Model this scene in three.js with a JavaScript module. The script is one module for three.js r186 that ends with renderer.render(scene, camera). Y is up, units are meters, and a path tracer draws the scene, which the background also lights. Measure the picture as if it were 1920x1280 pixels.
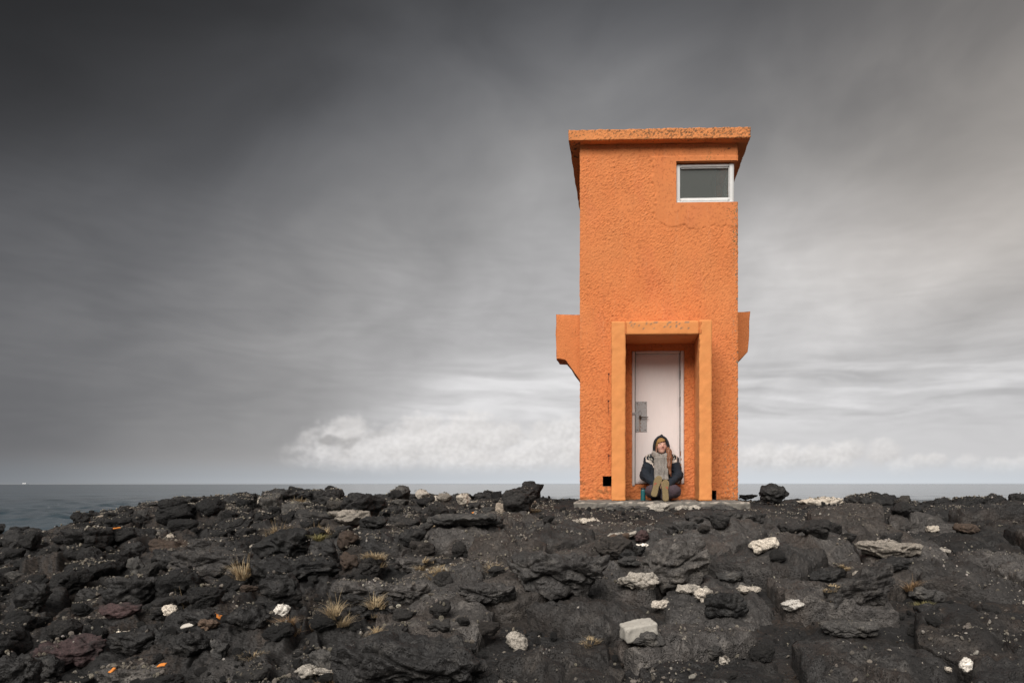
import * as THREE from 'three';
import { mergeGeometries, mergeVertices, toCreasedNormals } from 'three/addons/utils/BufferGeometryUtils.js';
import { createNoise2D, createNoise3D, createNoise4D } from 'simplex-noise';

// ---------------------------------------------------------------- camera
// y = 0 is the top of the concrete slab; the lens is shifted so that uprights stay upright
const EYE = 0.224;
const scene = new THREE.Scene();
const camera = new THREE.PerspectiveCamera(53.13, 1.5, 0.1, 90000);
camera.position.set(0, EYE, 0);
camera.lookAt(0, EYE, -10);
camera.setViewOffset(1920, 1280, -168, -267.5, 1920, 1280);

// ---------------------------------------------------------------- exposure and renderer
const EXPOSURE = 2.72;
const renderer = new THREE.WebGLRenderer({ antialias: true });
renderer.setSize(1024, 682);
renderer.toneMapping = THREE.LinearToneMapping;
renderer.toneMappingExposure = EXPOSURE;
renderer.shadowMap.enabled = true;

// ---------------------------------------------------------------- helpers: random numbers and noise
function rng(seed) {
  let s = seed | 0;
  return () => { s = (s + 0x6d2b79f5) | 0; let t = Math.imul(s ^ (s >>> 15), 1 | s); t = (t + Math.imul(t ^ (t >>> 7), 61 | t)) ^ t; return ((t ^ (t >>> 14)) >>> 0) / 4294967296; };
}
const n2 = createNoise2D(rng(11)), n3 = createNoise3D(rng(12)), n4 = createNoise4D(rng(13));
const clamp = (x, a = 0, b = 1) => Math.min(b, Math.max(a, x));
const lerp = (a, b, t) => a + (b - a) * t;
const smooth = (a, b, x) => { const t = clamp((x - a) / (b - a)); return t * t * (3 - 2 * t); };
const toLin = (c) => (c <= 0.04045 ? c / 12.92 : Math.pow((c + 0.055) / 1.055, 2.4));
const toSrgb = (c) => (c <= 0.0031308 ? c * 12.92 : 1.055 * Math.pow(c, 1 / 2.4) - 0.055);
function fbm2(x, y, oct = 5, gain = 0.5) { let s = 0, a = 1, t = 0; for (let i = 0; i < oct; i++) { s += a * n2(x, y); t += a; a *= gain; x = x * 2.03 + 17.1; y = y * 2.03 - 9.7; } return s / t; }
function fbm3(x, y, z, oct = 4, gain = 0.5) { let s = 0, a = 1, t = 0; for (let i = 0; i < oct; i++) { s += a * n3(x, y, z); t += a; a *= gain; x = x * 2.03 + 5.1; y = y * 2.03 - 3.7; z = z * 2.03 + 8.3; } return s / t; }
function table(list, x) {           // piecewise-linear lookup in [[x, y], ...]
  if (x <= list[0][0]) return list[0][1];
  for (let i = 1; i < list.length; i++) if (x <= list[i][0]) { const [a, b] = list[i - 1], [c, d] = list[i]; return lerp(b, d, (x - a) / (c - a)); }
  return list[list.length - 1][1];
}

// ---------------------------------------------------------------- the sky: a storm front to the left, broken low cloud ahead, plain overcast behind
const SKY_AZ = [-60, -42, -33, -24, -15, -6, 3, 12, 21, 32, 45, 60];
const SKY_EL = [0, 0.6, 2.6, 6.5, 11.5, 18, 24.5, 30, 36, 45];
const SKY_GREY = [
  [132, 132, 164, 186, 202, 212, 216, 217, 216, 210, 210, 210], [125, 127, 157, 178, 195, 206, 212, 213, 211, 206, 206, 205],
  [114, 116, 143, 168, 202, 213, 214, 211, 208, 203, 202, 200], [108, 112, 136, 158, 196, 210, 211, 208, 205, 197, 195, 191],
  [100, 111, 129, 152, 174, 189, 198, 201, 198, 190, 187, 180], [76, 86, 110, 130, 158, 175, 181, 187, 185, 177, 172, 160],
  [54, 56, 73, 101, 129, 145, 147, 148, 149, 153, 150, 140], [42, 44, 54, 70, 98, 120, 126, 120, 119, 125, 125, 120],
  [40, 42, 50, 59, 70, 79, 84, 85, 92, 106, 108, 108], [42, 42, 50, 58, 66, 72, 78, 80, 86, 98, 104, 108]];
function spline(a, b, c, d, t) { return b + 0.5 * t * (c - a + t * (2 * a - 5 * b + 4 * c - d + t * (3 * (b - c) + d - a))); }
function skyBase(az, el) {
  az = clamp(az, -60, 60); el = clamp(el, 0, 45);
  let i = 0, j = 0;
  while (i < SKY_AZ.length - 2 && az > SKY_AZ[i + 1]) i++;
  while (j < SKY_EL.length - 2 && el > SKY_EL[j + 1]) j++;
  const u = (az - SKY_AZ[i]) / (SKY_AZ[i + 1] - SKY_AZ[i]), v = (el - SKY_EL[j]) / (SKY_EL[j + 1] - SKY_EL[j]);
  const row = (k) => { const r = SKY_GREY[clamp(k, 0, SKY_EL.length - 1)], g = (m) => r[clamp(m, 0, SKY_AZ.length - 1)]; return spline(g(i - 1), g(i), g(i + 1), g(i + 2), u); };
  return spline(row(j - 1), row(j), row(j + 1), row(j + 2), v);
}
// cumulus heads: bearing, height of the centre, size (degrees), strength
const PUFFS = (() => {
  const r = rng(21), out = [];
  const row = (a0, a1, n, h0, h1, s0, s1, k) => { for (let i = 0; i < n; i++) { const t = (i + 0.9 * r()) / n; out.push([lerp(a0, a1, t), lerp(h0, h1, r()), lerp(s0, s1, r() * r()), k * (0.7 + 0.3 * r())]); } };
  row(-23, -1, 15, 2.8, 4.4, 1.6, 3.2, 0.62); row(-24.5, -1, 22, 1.9, 3.2, 1.2, 2.4, 0.6); row(-23, -2, 18, 1.3, 2.0, 0.9, 1.8, 0.5);
  row(2, 23, 13, 1.7, 3.0, 1.3, 2.6, 0.6); row(8, 20, 10, 1.3, 2.2, 0.9, 1.9, 0.55); row(23, 50, 18, 1.1, 1.8, 0.9, 1.7, 0.55);
  return out.sort((a, b) => b[1] - a[1]);
})();
function skyColour(dx, dy, dz, out) {
  const el = Math.asin(dy) * 57.29578, az = Math.atan2(dx, -dz) * 57.29578;
  let g = skyBase(az, el) / 255;
  const front = 1 - smooth(48, 120, Math.abs(az));
  // soft layered deck seen from below
  const k = 1 / (Math.max(dy, 0) + 0.16), px = dx * k, pz = dz * k;
  const wx = px + 0.3 * fbm2(px * 0.6 + 4, pz * 0.6, 2), wz = pz + 0.3 * fbm2(px * 0.6 - 8, pz * 0.6 + 3, 2);
const qx = az * 0.045 + 0.22 * fbm2(az * 0.03 + 7, el * 0.05, 2), qy = el * 0.075 + 0.22 * fbm2(az * 0.03 - 4, el * 0.05 + 9, 2);
  const deck = 0.2 * fbm2(wx * 0.62, wz * 0.62 + 2.2, 3, 0.45) + 0.9 * fbm2(qx + 5, qy - 0.012 * az, 6, 0.48);
  g *= 1 + 0.13 * deck * smooth(2, 12, el);
  // a heavy shower mass to the left, with ragged edges
  const rain = smooth(-14, -27, az + 5 * fbm2(az * 0.07, el * 0.09 + 4, 4) - 0.5 * (el - 8)) * smooth(0.5, 3, el) * (1 - smooth(16, 30, el)) * smooth(-75, -48, az);
  g *= 1 - 0.06 * rain * (0.7 + 0.6 * fbm2(az * 0.06 + 9, el * 0.11, 4));
  // layered bands low over the sea
  const wob = fbm2(az * 0.05 + 3, el * 0.25, 2);
  const band = fbm2(az * 0.042 + 2.6, el * 0.62 + 0.35 * wob + 0.02 * az, 5, 0.52);
  const bandZone = smooth(4.0, 5.6, el) * (1 - smooth(8.5, 12, el)) * smooth(-23, -12, az + (el - 6) * -1.6) * front;
  g = lerp(g, Math.min(0.90, g * 1.10), 0.75 * bandZone * smooth(0.05, 0.45, band));
  g = lerp(g, g * 0.89, 0.65 * bandZone * smooth(0.0, 0.45, -band));
  const fine = fbm2(az * 0.2 + 9, el * 1.2 + wob, 4);
  g *= 1 + 0.03 * fine * smooth(1, 5, el) * (1 - smooth(14, 26, el));
  let warm = 0;
  // cumulus bank standing over the horizon
  if (el < 8 && front > 0.2) {
    const e1 = 0.30 * fbm2(az * 0.7, el * 0.9, 5, 0.6), e2 = 0.38 * fbm2(az * 0.7 + 30, el * 0.9 + 5, 5, 0.6), grain = fbm2(az * 1.7 + 8, el * 2.0, 4, 0.55);
    for (const [pa, pe, ps, pk] of PUFFS) {
      const dx = (az - pa) / ps + e1, dy = (el - pe) / (ps * 0.72) + e2, q = dx * dx + dy * dy;
      if (q > 1.2) continue;
      const m = pk * smooth(1.12, 0.55, Math.sqrt(q)) * smooth(0.2, 2.0, el) * smooth(-27, -17, az + el * 0.6 + 14 * e1);
      const lit = clamp(0.62 + 0.42 * dy - 0.16 * dx + 0.30 * grain);
      g = lerp(g, lerp(0.735, 0.935, lit), m); warm = Math.max(warm, m);
    }
    // torn dark edge of the storm in front of the bank
    const torn = smooth(0.05, 0.5, fbm2(az * 0.22 - 7, el * 0.4 + 2, 5)) * smooth(-14, -24, az) * smooth(-29, -24, az) * smooth(1.5, 3, el) * (1 - smooth(5, 7, el));
    g = lerp(g, 0.6, 0.75 * torn);
  }
  // behind the camera: even, brighter overcast
  const rear = 0.50 + 0.20 * smooth(14, 45, el) - 0.08 * smooth(55, 90, el) + 0.04 * deck;
  const share = Math.max(front * (1 - smooth(50, 88, el)), 0);
  g = lerp(rear, g, share);
  const l = toLin(clamp(g, 0, 0.97)) / EXPOSURE;
  // tint: cool in the storm, slightly warm to the right, blue-grey along the horizon
  const right = smooth(0, 34, az) * front * smooth(6, 20, el), low = (1 - smooth(0.4, 2.2, el)) * front, cool = smooth(0.62, 0.3, g) * front;
  const pink = warm * 0.03;
  out[0] = l * (1 + 0.05 * right - 0.05 * low - 0.035 * cool + pink);
  out[1] = l * (1 - 0.005 * right - 0.004 * cool - 0.01 * (1 - low));
  out[2] = l * (1 - 0.07 * right + 0.06 * low + 0.06 * cool - pink * 1.3);
}
{
  const W = 3072, H = 1536, data = new Float32Array(W * H * 4), c = [0, 0, 0];
  for (let r = 0; r < H; r++) {
    const el = ((r + 0.5) / H - 0.5) * Math.PI;
    if (el < -0.02) { for (let i = r * W * 4; i < (r + 1) * W * 4; i += 4) { data[i] = data[i + 1] = data[i + 2] = 0.1; data[i + 3] = 1; } continue; }
    const e = Math.max(el, 1e-4), y = Math.sin(e), q = Math.cos(e);
    const step = el > 1.0 ? 4 : 1;
    for (let col = 0; col < W; col++) {
      const a = ((col + 0.5) / W - 0.5) * 2 * Math.PI, i = (r * W + col) * 4;
      const inView = a < -0.4 && a > -2.75;
      if ((col % (inView ? step : 4)) === 0) skyColour(Math.cos(a) * q, y, Math.sin(a) * q, c);
      data[i] = c[0]; data[i + 1] = c[1]; data[i + 2] = c[2]; data[i + 3] = 1;
    }
  }
  const t = new THREE.DataTexture(data, W, H, THREE.RGBAFormat, THREE.FloatType);
  t.mapping = THREE.EquirectangularReflectionMapping; t.magFilter = THREE.LinearFilter; t.minFilter = THREE.LinearFilter; t.needsUpdate = true;
  scene.background = t; scene.environment = t;
}

// ---------------------------------------------------------------- the sun behind thin cloud, behind the camera and to its left: a very wide soft source
const sun = new THREE.DirectionalLight(new THREE.Color().setRGB(1, 0.955, 0.90), 1.5);
sun.position.set(-6.9, 28.3, 19.2); sun.target.position.set(0.8, 1.5, -9.5);
sun.castShadow = true; sun.shadow.radius = 80; sun.shadow.mapSize.set(2048, 2048);
Object.assign(sun.shadow.camera, { left: -16, right: 16, top: 14, bottom: -14, near: 1, far: 70 });
scene.add(sun, sun.target);

// ---------------------------------------------------------------- naming helpers
const taken = new Map();
function numbered(name) { const n = taken.get(name) ?? 0; taken.set(name, n + 1); return n ? name + '_' + String(n).padStart(3, '0') : name; }
function mesh(name, geometry, material, parent) {
  const m = new THREE.Mesh(geometry, material); m.name = parent ? name : numbered(name); m.castShadow = m.receiveShadow = true; (parent ?? scene).add(m); return m;
}
function group(name, parent) { const g = new THREE.Group(); g.name = parent ? name : numbered(name); (parent ?? scene).add(g); return g; }
function tag(o, label, category, grp) { o.userData.label = label; o.userData.category = category; if (grp) o.userData.group = grp; return o; }
function structure(o) { o.userData.kind = 'structure'; return o; }
function stuff(o, label, category) { o.userData.kind = 'stuff'; if (label) o.userData.label = label; if (category) o.userData.category = category; return o; }

// ---------------------------------------------------------------- geometry helpers
// uv in metres from the axis each face looks along most
function boxUv(g, scale = 1) {
  const p = g.attributes.position, uv = new Float32Array(p.count * 2);
  for (let f = 0; f < p.count; f += 3) {
    const ax = p.getX(f), ay = p.getY(f), az = p.getZ(f), bx = p.getX(f + 1) - ax, by = p.getY(f + 1) - ay, bz = p.getZ(f + 1) - az, cx = p.getX(f + 2) - ax, cy = p.getY(f + 2) - ay, cz = p.getZ(f + 2) - az;
    const nx = Math.abs(by * cz - bz * cy), ny = Math.abs(bz * cx - bx * cz), nz = Math.abs(bx * cy - by * cx);
    for (let k = f; k < f + 3; k++) {
      const x = p.getX(k), y = p.getY(k), z = p.getZ(k);
      const [u, v] = nz >= nx && nz >= ny ? [x, y] : ny >= nx ? [x, z] : [z, y];
      uv[2 * k] = u * scale; uv[2 * k + 1] = v * scale;
    }
  }
  g.setAttribute('uv', new THREE.BufferAttribute(uv, 2));
  return g;
}
// a box of size w h d about the origin with rounded, uneven edges; step: mesh size
function roughBox(w, h, d, { step = 0.03, round = 0.012, amp = 0.004, freq = 6, seed = 0, fine = 0, warp = null, crease = 0 } = {}) {
  const seg = (l) => clamp(Math.round(l / step), 1, 260);
  let g = new THREE.BoxGeometry(w, h, d, seg(w), seg(h), seg(d));
  g.deleteAttribute('uv'); g.deleteAttribute('normal'); g = mergeVertices(g, 1e-5);
  const p = g.attributes.position, hx = w / 2 - round, hy = h / 2 - round, hz = d / 2 - round;
  for (let i = 0; i < p.count; i++) {
    let x = p.getX(i), y = p.getY(i), z = p.getZ(i);
    const ix = clamp(x, -hx, hx), iy = clamp(y, -hy, hy), iz = clamp(z, -hz, hz), ex = x - ix, ey = y - iy, ez = z - iz, l = Math.hypot(ex, ey, ez) || 1;
    x = ix + ex / l * round; y = iy + ey / l * round; z = iz + ez / l * round;
    const s = seed * 7.3;
    let n = amp * fbm3(x * freq + s, y * freq, z * freq - s, 3);
    if (fine) n += fine * fbm3(x * freq * 5 - s, y * freq * 5, z * freq * 5 + s, 3);
    x += ex / l * n; y += ey / l * n; z += ez / l * n;
    if (warp) { [x, y, z] = warp(x, y, z); }
    p.setXYZ(i, x, y, z);
  }
  if (crease) { g = toCreasedNormals(g, crease); } else { g.computeVertexNormals(); g = g.toNonIndexed(); }
  return boxUv(g);
}
function box(x0, x1, y0, y1, z0, z1) { const g = new THREE.BoxGeometry(x1 - x0, y1 - y0, z1 - z0).toNonIndexed(); g.translate((x0 + x1) / 2, (y0 + y1) / 2, (z0 + z1) / 2); return boxUv(g); }
function texture(w, h, fn, { srgb = false, repeat = null } = {}) {
  const data = new Uint8Array(w * h * 4), c = [0, 0, 0];
  for (let j = 0; j < h; j++) for (let i = 0; i < w; i++) {
    fn(i / w, j / h, c, i, j);
    const o = (j * w + i) * 4;
    for (let k = 0; k < 3; k++) data[o + k] = clamp(srgb ? toSrgb(clamp(c[k])) : c[k]) * 255 + 0.5;
    data[o + 3] = 255;
  }
  const t = new THREE.DataTexture(data, w, h, THREE.RGBAFormat);
  t.magFilter = THREE.LinearFilter; t.minFilter = THREE.LinearMipmapLinearFilter; t.generateMipmaps = true; t.wrapS = t.wrapT = THREE.RepeatWrapping;
  if (srgb) t.colorSpace = THREE.SRGBColorSpace;
  if (repeat) t.repeat.set(...repeat);
  t.needsUpdate = true;
  return t;
}
// noise that repeats over the unit square
function tileNoise(u, v, f, seed = 0, oct = 4, gain = 0.5) {
  let s = 0, a = 1, t = 0;
  for (let i = 0; i < oct; i++) {
    const r = f / (2 * Math.PI), au = u * 2 * Math.PI, av = v * 2 * Math.PI;
    s += a * n4(Math.cos(au) * r + seed, Math.sin(au) * r, Math.cos(av) * r - seed, Math.sin(av) * r); t += a; a *= gain; f *= 2;
  }
  return s / t;
}

// ================================================================ THE SEA
const SEA = -13.8;
{
  const col = [], R = [];
  for (let a = -50; a <= 42; a += 0.085) col.push(a);
  for (let a = 47; a < 310; a += 5) col.push(a);
  for (let q = 300; q > 130; q -= 2) R.push(14 * 1280 / q);
  for (let q = 130; q > 0.45; q -= q > 6 ? 0.5 : 0.25) R.push(14 * 1280 / q);
  const nc = col.length, nr = R.length, pos = new Float32Array(nc * nr * 3), colr = new Float32Array(nc * nr * 3), idx = [];
  const r = rng(5), waves = [];
  for (let i = 0; i < 30; i++) { const L = 1.6 * Math.pow(1.13, i), th = -0.55 + 1.1 * (r() - 0.5) * 1.5; waves.push([Math.sin(th) * 6.283 / L, Math.cos(th) * 6.283 / L, r() * 6.28, L * (L < 5 ? 0.006 : 0.0125) * Math.min(1, 24 / L), L]); }
  for (let j = 0; j < nr; j++) for (let i = 0; i < nc; i++) {
    const a = col[i] * Math.PI / 180, d = R[j], x = Math.sin(a) * d, z = -Math.cos(a) * d, o = (j * nc + i) * 3;
    const step = j ? R[j] - R[j - 1] : 2;
    let h = 0;
    const gust = 0.75 + 0.45 * n2(x * 0.012, z * 0.006);
    for (const [kx, kz, ph, A, L] of waves) { const f = smooth(1.2, 3.2, L / step); if (f > 0) h += f * A * Math.sin(kx * x + kz * z + ph + 1.3 * n2(x / L / 5, z / L / 5 + ph)); }
    const far = smooth(1.0, 6, step);
    h += far * Math.min(step * 0.14, 0.7) * n2(x / (step * 9 + 2), z / (step * 2.2)) * (1 - smooth(1500, 6000, d));
    h *= gust;
    pos[o] = x; pos[o + 1] = SEA + h; pos[o + 2] = z;
    const w = smooth(0.66, 0.9, fbm2(x / (2.6 + d * 0.006) + 40, z / (1.3 + d * 0.03), 3)) * smooth(0.1, 0.5, n2(x * 0.02 + 7, z * 0.012) + 0.25) * (1 - smooth(500, 1500, d));
    const shade = 0.9 + 0.2 * n2(x * 0.004 + 3, z * 0.0012);
    colr[o] = lerp(0.020 * shade, 0.62, w); colr[o + 1] = lerp(0.046 * shade, 0.64, w); colr[o + 2] = lerp(0.060 * shade, 0.66, w);
    if (j && i) { const b = j * nc + i; idx.push(b, b - 1, b - nc - 1, b, b - nc - 1, b - nc); }
    if (j && i === nc - 1) { const b = j * nc; idx.push(b, b + nc - 1, b - 1, b, b - 1, b - nc); }
  }
  const g = new THREE.BufferGeometry();
  g.setAttribute('position', new THREE.BufferAttribute(pos, 3)); g.setAttribute('color', new THREE.BufferAttribute(colr, 3)); g.setIndex(idx); g.computeVertexNormals();
  const m = new THREE.MeshPhysicalMaterial({ vertexColors: true, roughness: 0.14, ior: 1.33, metalness: 0 });
  structure(mesh('sea', g, m));
}

// ================================================================ THE LIGHTHOUSE
// local axes: x along the front, y up from the slab, z out of the front wall towards the camera
const TW = 2.258, TD = 2.26, TH = 5.08, HX = TW / 2;
const WIN = { x0: 0.251, y0: 4.238, y1: 4.828, side: 0.74 };
const DOOR = { x0: -0.381, x1: 0.366, y0: 0.222, y1: 2.128 };
const VENT = { x0: -0.80, x1: -0.67, y0: 0.194, y1: 0.338 }, VENT2 = { x0: 0.742, x1: 0.822, y0: 0.0, y1: 0.135 };
const tower = group('lighthouse');
tag(tower, 'square orange plastered lighthouse tower with flat roof and porch', 'lighthouse');
tower.position.set(0.815, 0, -9.75); tower.rotation.y = -0.032;

const towerPaint = [0.635, 0.205, 0.063], porchPaint = [0.72, 0.275, 0.083];
// where the plaster is smooth (repair round the window), 0 rough .. 1 smooth
function patch(x, y) {
  const n = 0.20 * fbm2(x * 2.0 + 8, y * 2.0, 4);
  const dx = Math.max(0.20 - x, 0), dy = Math.max(4.02 - y, 0);
  const d = Math.hypot(dx / 0.42, dy / 0.22) + n * 1.6;
  const hem = smooth(0.32, 0.62, y > 4.9 ? (y - 4.83) / 0.2 : 0) * 0.9;
  return Math.max(1 - smooth(0.55, 0.72, d), hem);
}
function patchEdge(x, y) { const a = patch(x, y); return 4 * a * (1 - a) * (y < 4.9 && x < 1.0 ? 1 : 0); }
function plaster(x, y, s = 0) {
  const k = 0.9 + 0.35 * n3(x * 1.7, y * 1.7, s + 9), wx = x + 0.02 * n3(x * 7, y * 7, s), wy = y + 0.02 * n3(x * 7 + 9, y * 7, s);
  const lump = n3(wx * 19 + wy * 8, wy * 26 - wx * 5, s), grain = n3(x * 37, y * 44, s + 4), fine = n3(x * 70, y * 80, s + 7);
  return k * (0.0072 * Math.abs(lump) + 0.0052 * grain + 0.0020 * fine) + 0.012 * n3(x * 1.1, y * 0.9, s + 2);
}
function lines(cuts, step) { const out = []; for (let i = 0; i + 1 < cuts.length; i++) { const n = Math.max(1, Math.round((cuts[i + 1] - cuts[i]) / step)); for (let k = 0; k < n; k++) out.push(lerp(cuts[i], cuts[i + 1], k / n)); } out.push(cuts[cuts.length - 1]); return out; }
// a wall skin over [x0,x1] x [y0,y1] pushed out by fn(x, y), with rectangular holes
function skin(xs, ys, fn, holes) {
  const pos = [], uv = [], idx = [], nx = xs.length;
  for (const y of ys) for (const x of xs) { pos.push(...fn(x, y)); uv.push((x + HX) / TW, y / TH); }
  for (let j = 0; j + 1 < ys.length; j++) for (let i = 0; i + 1 < nx; i++) {
    const cx = (xs[i] + xs[i + 1]) / 2, cy = (ys[j] + ys[j + 1]) / 2;
    if (holes.some((h) => cx > h.x0 && cx < h.x1 && cy > h.y0 && cy < h.y1)) continue;
    const a = j * nx + i; idx.push(a, a + 1, a + nx + 1, a, a + nx + 1, a + nx);
  }
  const g = new THREE.BufferGeometry();
  g.setAttribute('position', new THREE.Float32BufferAttribute(pos, 3)); g.setAttribute('uv', new THREE.Float32BufferAttribute(uv, 2)); g.setIndex(idx); g.computeVertexNormals();
  return g.toNonIndexed();
}
// paint of the front wall: brush marks, weather stains, lichen and chips that show the concrete
const frontMap = texture(560, 1260, (u, v, c) => {
  const x = u * TW - HX, y = v * TH;
  const t = 1 + 0.07 * fbm2(x * 3, y * 2.2, 4) + 0.05 * fbm2(x * 22, y * 22, 2), hue = 0.5 + 0.5 * fbm2(x * 1.3 + 4, y * 0.9, 3);
  const weather = smooth(0.15, 0.7, fbm2(x * 1.1 + 20, y * 0.55, 4));
  let r = towerPaint[0] * t * (1 - 0.03 * weather), g = towerPaint[1] * t * lerp(0.94, 1.07, hue) * (1 - 0.07 * weather), b = towerPaint[2] * t * lerp(0.9, 1.12, hue);
  // algae and dirt in blotches low on the wall and at the right-hand corner
  const foot = fbm2(x * 6 + 3, y * 6, 5);
  const nearVent = smooth(0.5, 0.1, Math.hypot((x + 0.78) / 0.5, (y - 0.17) / 0.42)), leftEdge = smooth(-1.0, -1.12, x) * smooth(1.0, 0.3, y), rightEdge = smooth(1.0, 1.12, x) * (y < 4.15 ? 1 : 0), rightFoot = smooth(0.85, 1.0, x) * smooth(1.5, 0.3, y);
  const dirt = Math.max(smooth(0.5, 0.58, foot + 0.42 * nearVent) * nearVent, smooth(0.38, 0.46, foot + 0.2 * leftEdge) * leftEdge, smooth(0.05, 0.02, y) * smooth(-0.3, 0.1, foot));
  r = lerp(r, 0.16, 0.6 * dirt); g = lerp(g, 0.085, 0.6 * dirt); b = lerp(b, 0.028, 0.6 * dirt);
  // brown algae in the hollows of the render, thinning out upwards
  const damp = smooth(0.0, 0.22, fbm2(x * 14 + 5, y * 12, 4, 0.6) + 0.16 * smooth(2.4, 0.2, y) - 0.20 + 0.14 * fbm2(x * 1.5, y * 1.2 + 7, 3)) * 0.42;
  r = lerp(r, 0.33, damp); g = lerp(g, 0.085, damp); b = lerp(b, 0.022, damp);
  // pale salt streaks down from the roof and the window
  const run = smooth(0.25, 0.6, fbm2(x * 9, y * 0.5 + 3, 4)) * smooth(-0.3, 0.4, fbm2(x * 30, y * 9, 2)) * 0.22;
  r = lerp(r, 0.68, run); g = lerp(g, 0.30, run); b = lerp(b, 0.14, run);
  const f2 = fbm2(x * 17 + 9, y * 11 - 4, 4);
  const chip = Math.max(smooth(0.40, 0.44, f2 + 0.10 * rightEdge - 0.05), smooth(0.40, 0.44, f2 + 0.06 * rightFoot - 0.05)) * Math.max(rightEdge, rightFoot);
  r = lerp(r, 0.22, chip); g = lerp(g, 0.17, chip); b = lerp(b, 0.12, chip);
  // dark lichen below and above the window corner, and along the top
  const li = smooth(0.3, 0.4, fbm2(x * 20, y * 26 + 6, 4)) * Math.max(smooth(0.17, 0.05, Math.hypot(x - 1.07, (y - 4.10) * 0.8)), 0.7 * smooth(0.1, 0.03, Math.hypot(x - 0.72, (y - 4.87) * 0.7)), smooth(0.1, 0.03, Math.abs(x - 1.09)) * smooth(4.0, 3.9, y) * smooth(3.2, 3.6, y));
  r = lerp(r, 0.10, li); g = lerp(g, 0.085, li); b = lerp(b, 0.03, li);
  // hairline crack above the window, rust runs below two old fixings
  const ck = smooth(0.012, 0.004, Math.abs((y - 4.93) - (x - 0.86) * 0.55 + 0.02 * n2(x * 18, 3))) * (x > 0.8 && x < 1.1 ? smooth(-0.2, 0.3, n2(x * 9, 1)) : 0);
  r *= 1 - 0.7 * ck; g *= 1 - 0.75 * ck; b *= 1 - 0.7 * ck;
  for (const [rx, ry, len] of [[-0.715, 1.795, 0.20], [-0.72, 1.41, 0.26], [-0.715, 0.63, 0.15]]) {
    const dy = ry - y, w = 0.008 + 0.004 * n2(y * 30, rx * 9), on = dy > -0.012 && dy < len ? smooth(w, w * 0.4, Math.abs(x - rx - 0.006 * n2(y * 7, 2))) * (1 - smooth(len * 0.3, len, dy)) : 0, head = smooth(0.018, 0.01, Math.hypot(x - rx, dy));
    const k = Math.max(0.75 * on, head);
    r = lerp(r, 0.07, k); g = lerp(g, 0.018, k); b = lerp(b, 0.01, k);
  }
  c[0] = r; c[1] = g; c[2] = b;
}, { srgb: true });
const plasterBump = texture(320, 320, (u, v, c) => { c[0] = c[1] = c[2] = 0.5 + 0.5 * tileNoise(u, v, 26, 3, 4, 0.6); });
const frontMat = new THREE.MeshStandardMaterial({ map: frontMap, roughness: 0.88 });
const sideMap = texture(256, 256, (u, v, c) => {
  const t = 1 + 0.10 * tileNoise(u, v, 5, 1, 5), k = smooth(0.5, 0.75, tileNoise(u, v, 9, 7, 4));
  for (let i = 0; i < 3; i++) c[i] = lerp(towerPaint[i] * t, [0.2, 0.12, 0.06][i], 0.7 * k);
}, { srgb: true, repeat: [0.8, 0.8] });
const roughBumpMap = plasterBump.clone(); roughBumpMap.repeat.set(1.6, 1.6); roughBumpMap.needsUpdate = true;
const sideMat = new THREE.MeshStandardMaterial({ map: sideMap, roughness: 0.9, bumpMap: roughBumpMap, bumpScale: 0.012 });
const innerMat = new THREE.MeshStandardMaterial({ color: new THREE.Color().setRGB(0.40, 0.38, 0.35), roughness: 0.9 });
const rawConcrete = new THREE.MeshStandardMaterial({ color: new THREE.Color().setRGB(0.16, 0.15, 0.135), roughness: 1 });

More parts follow.
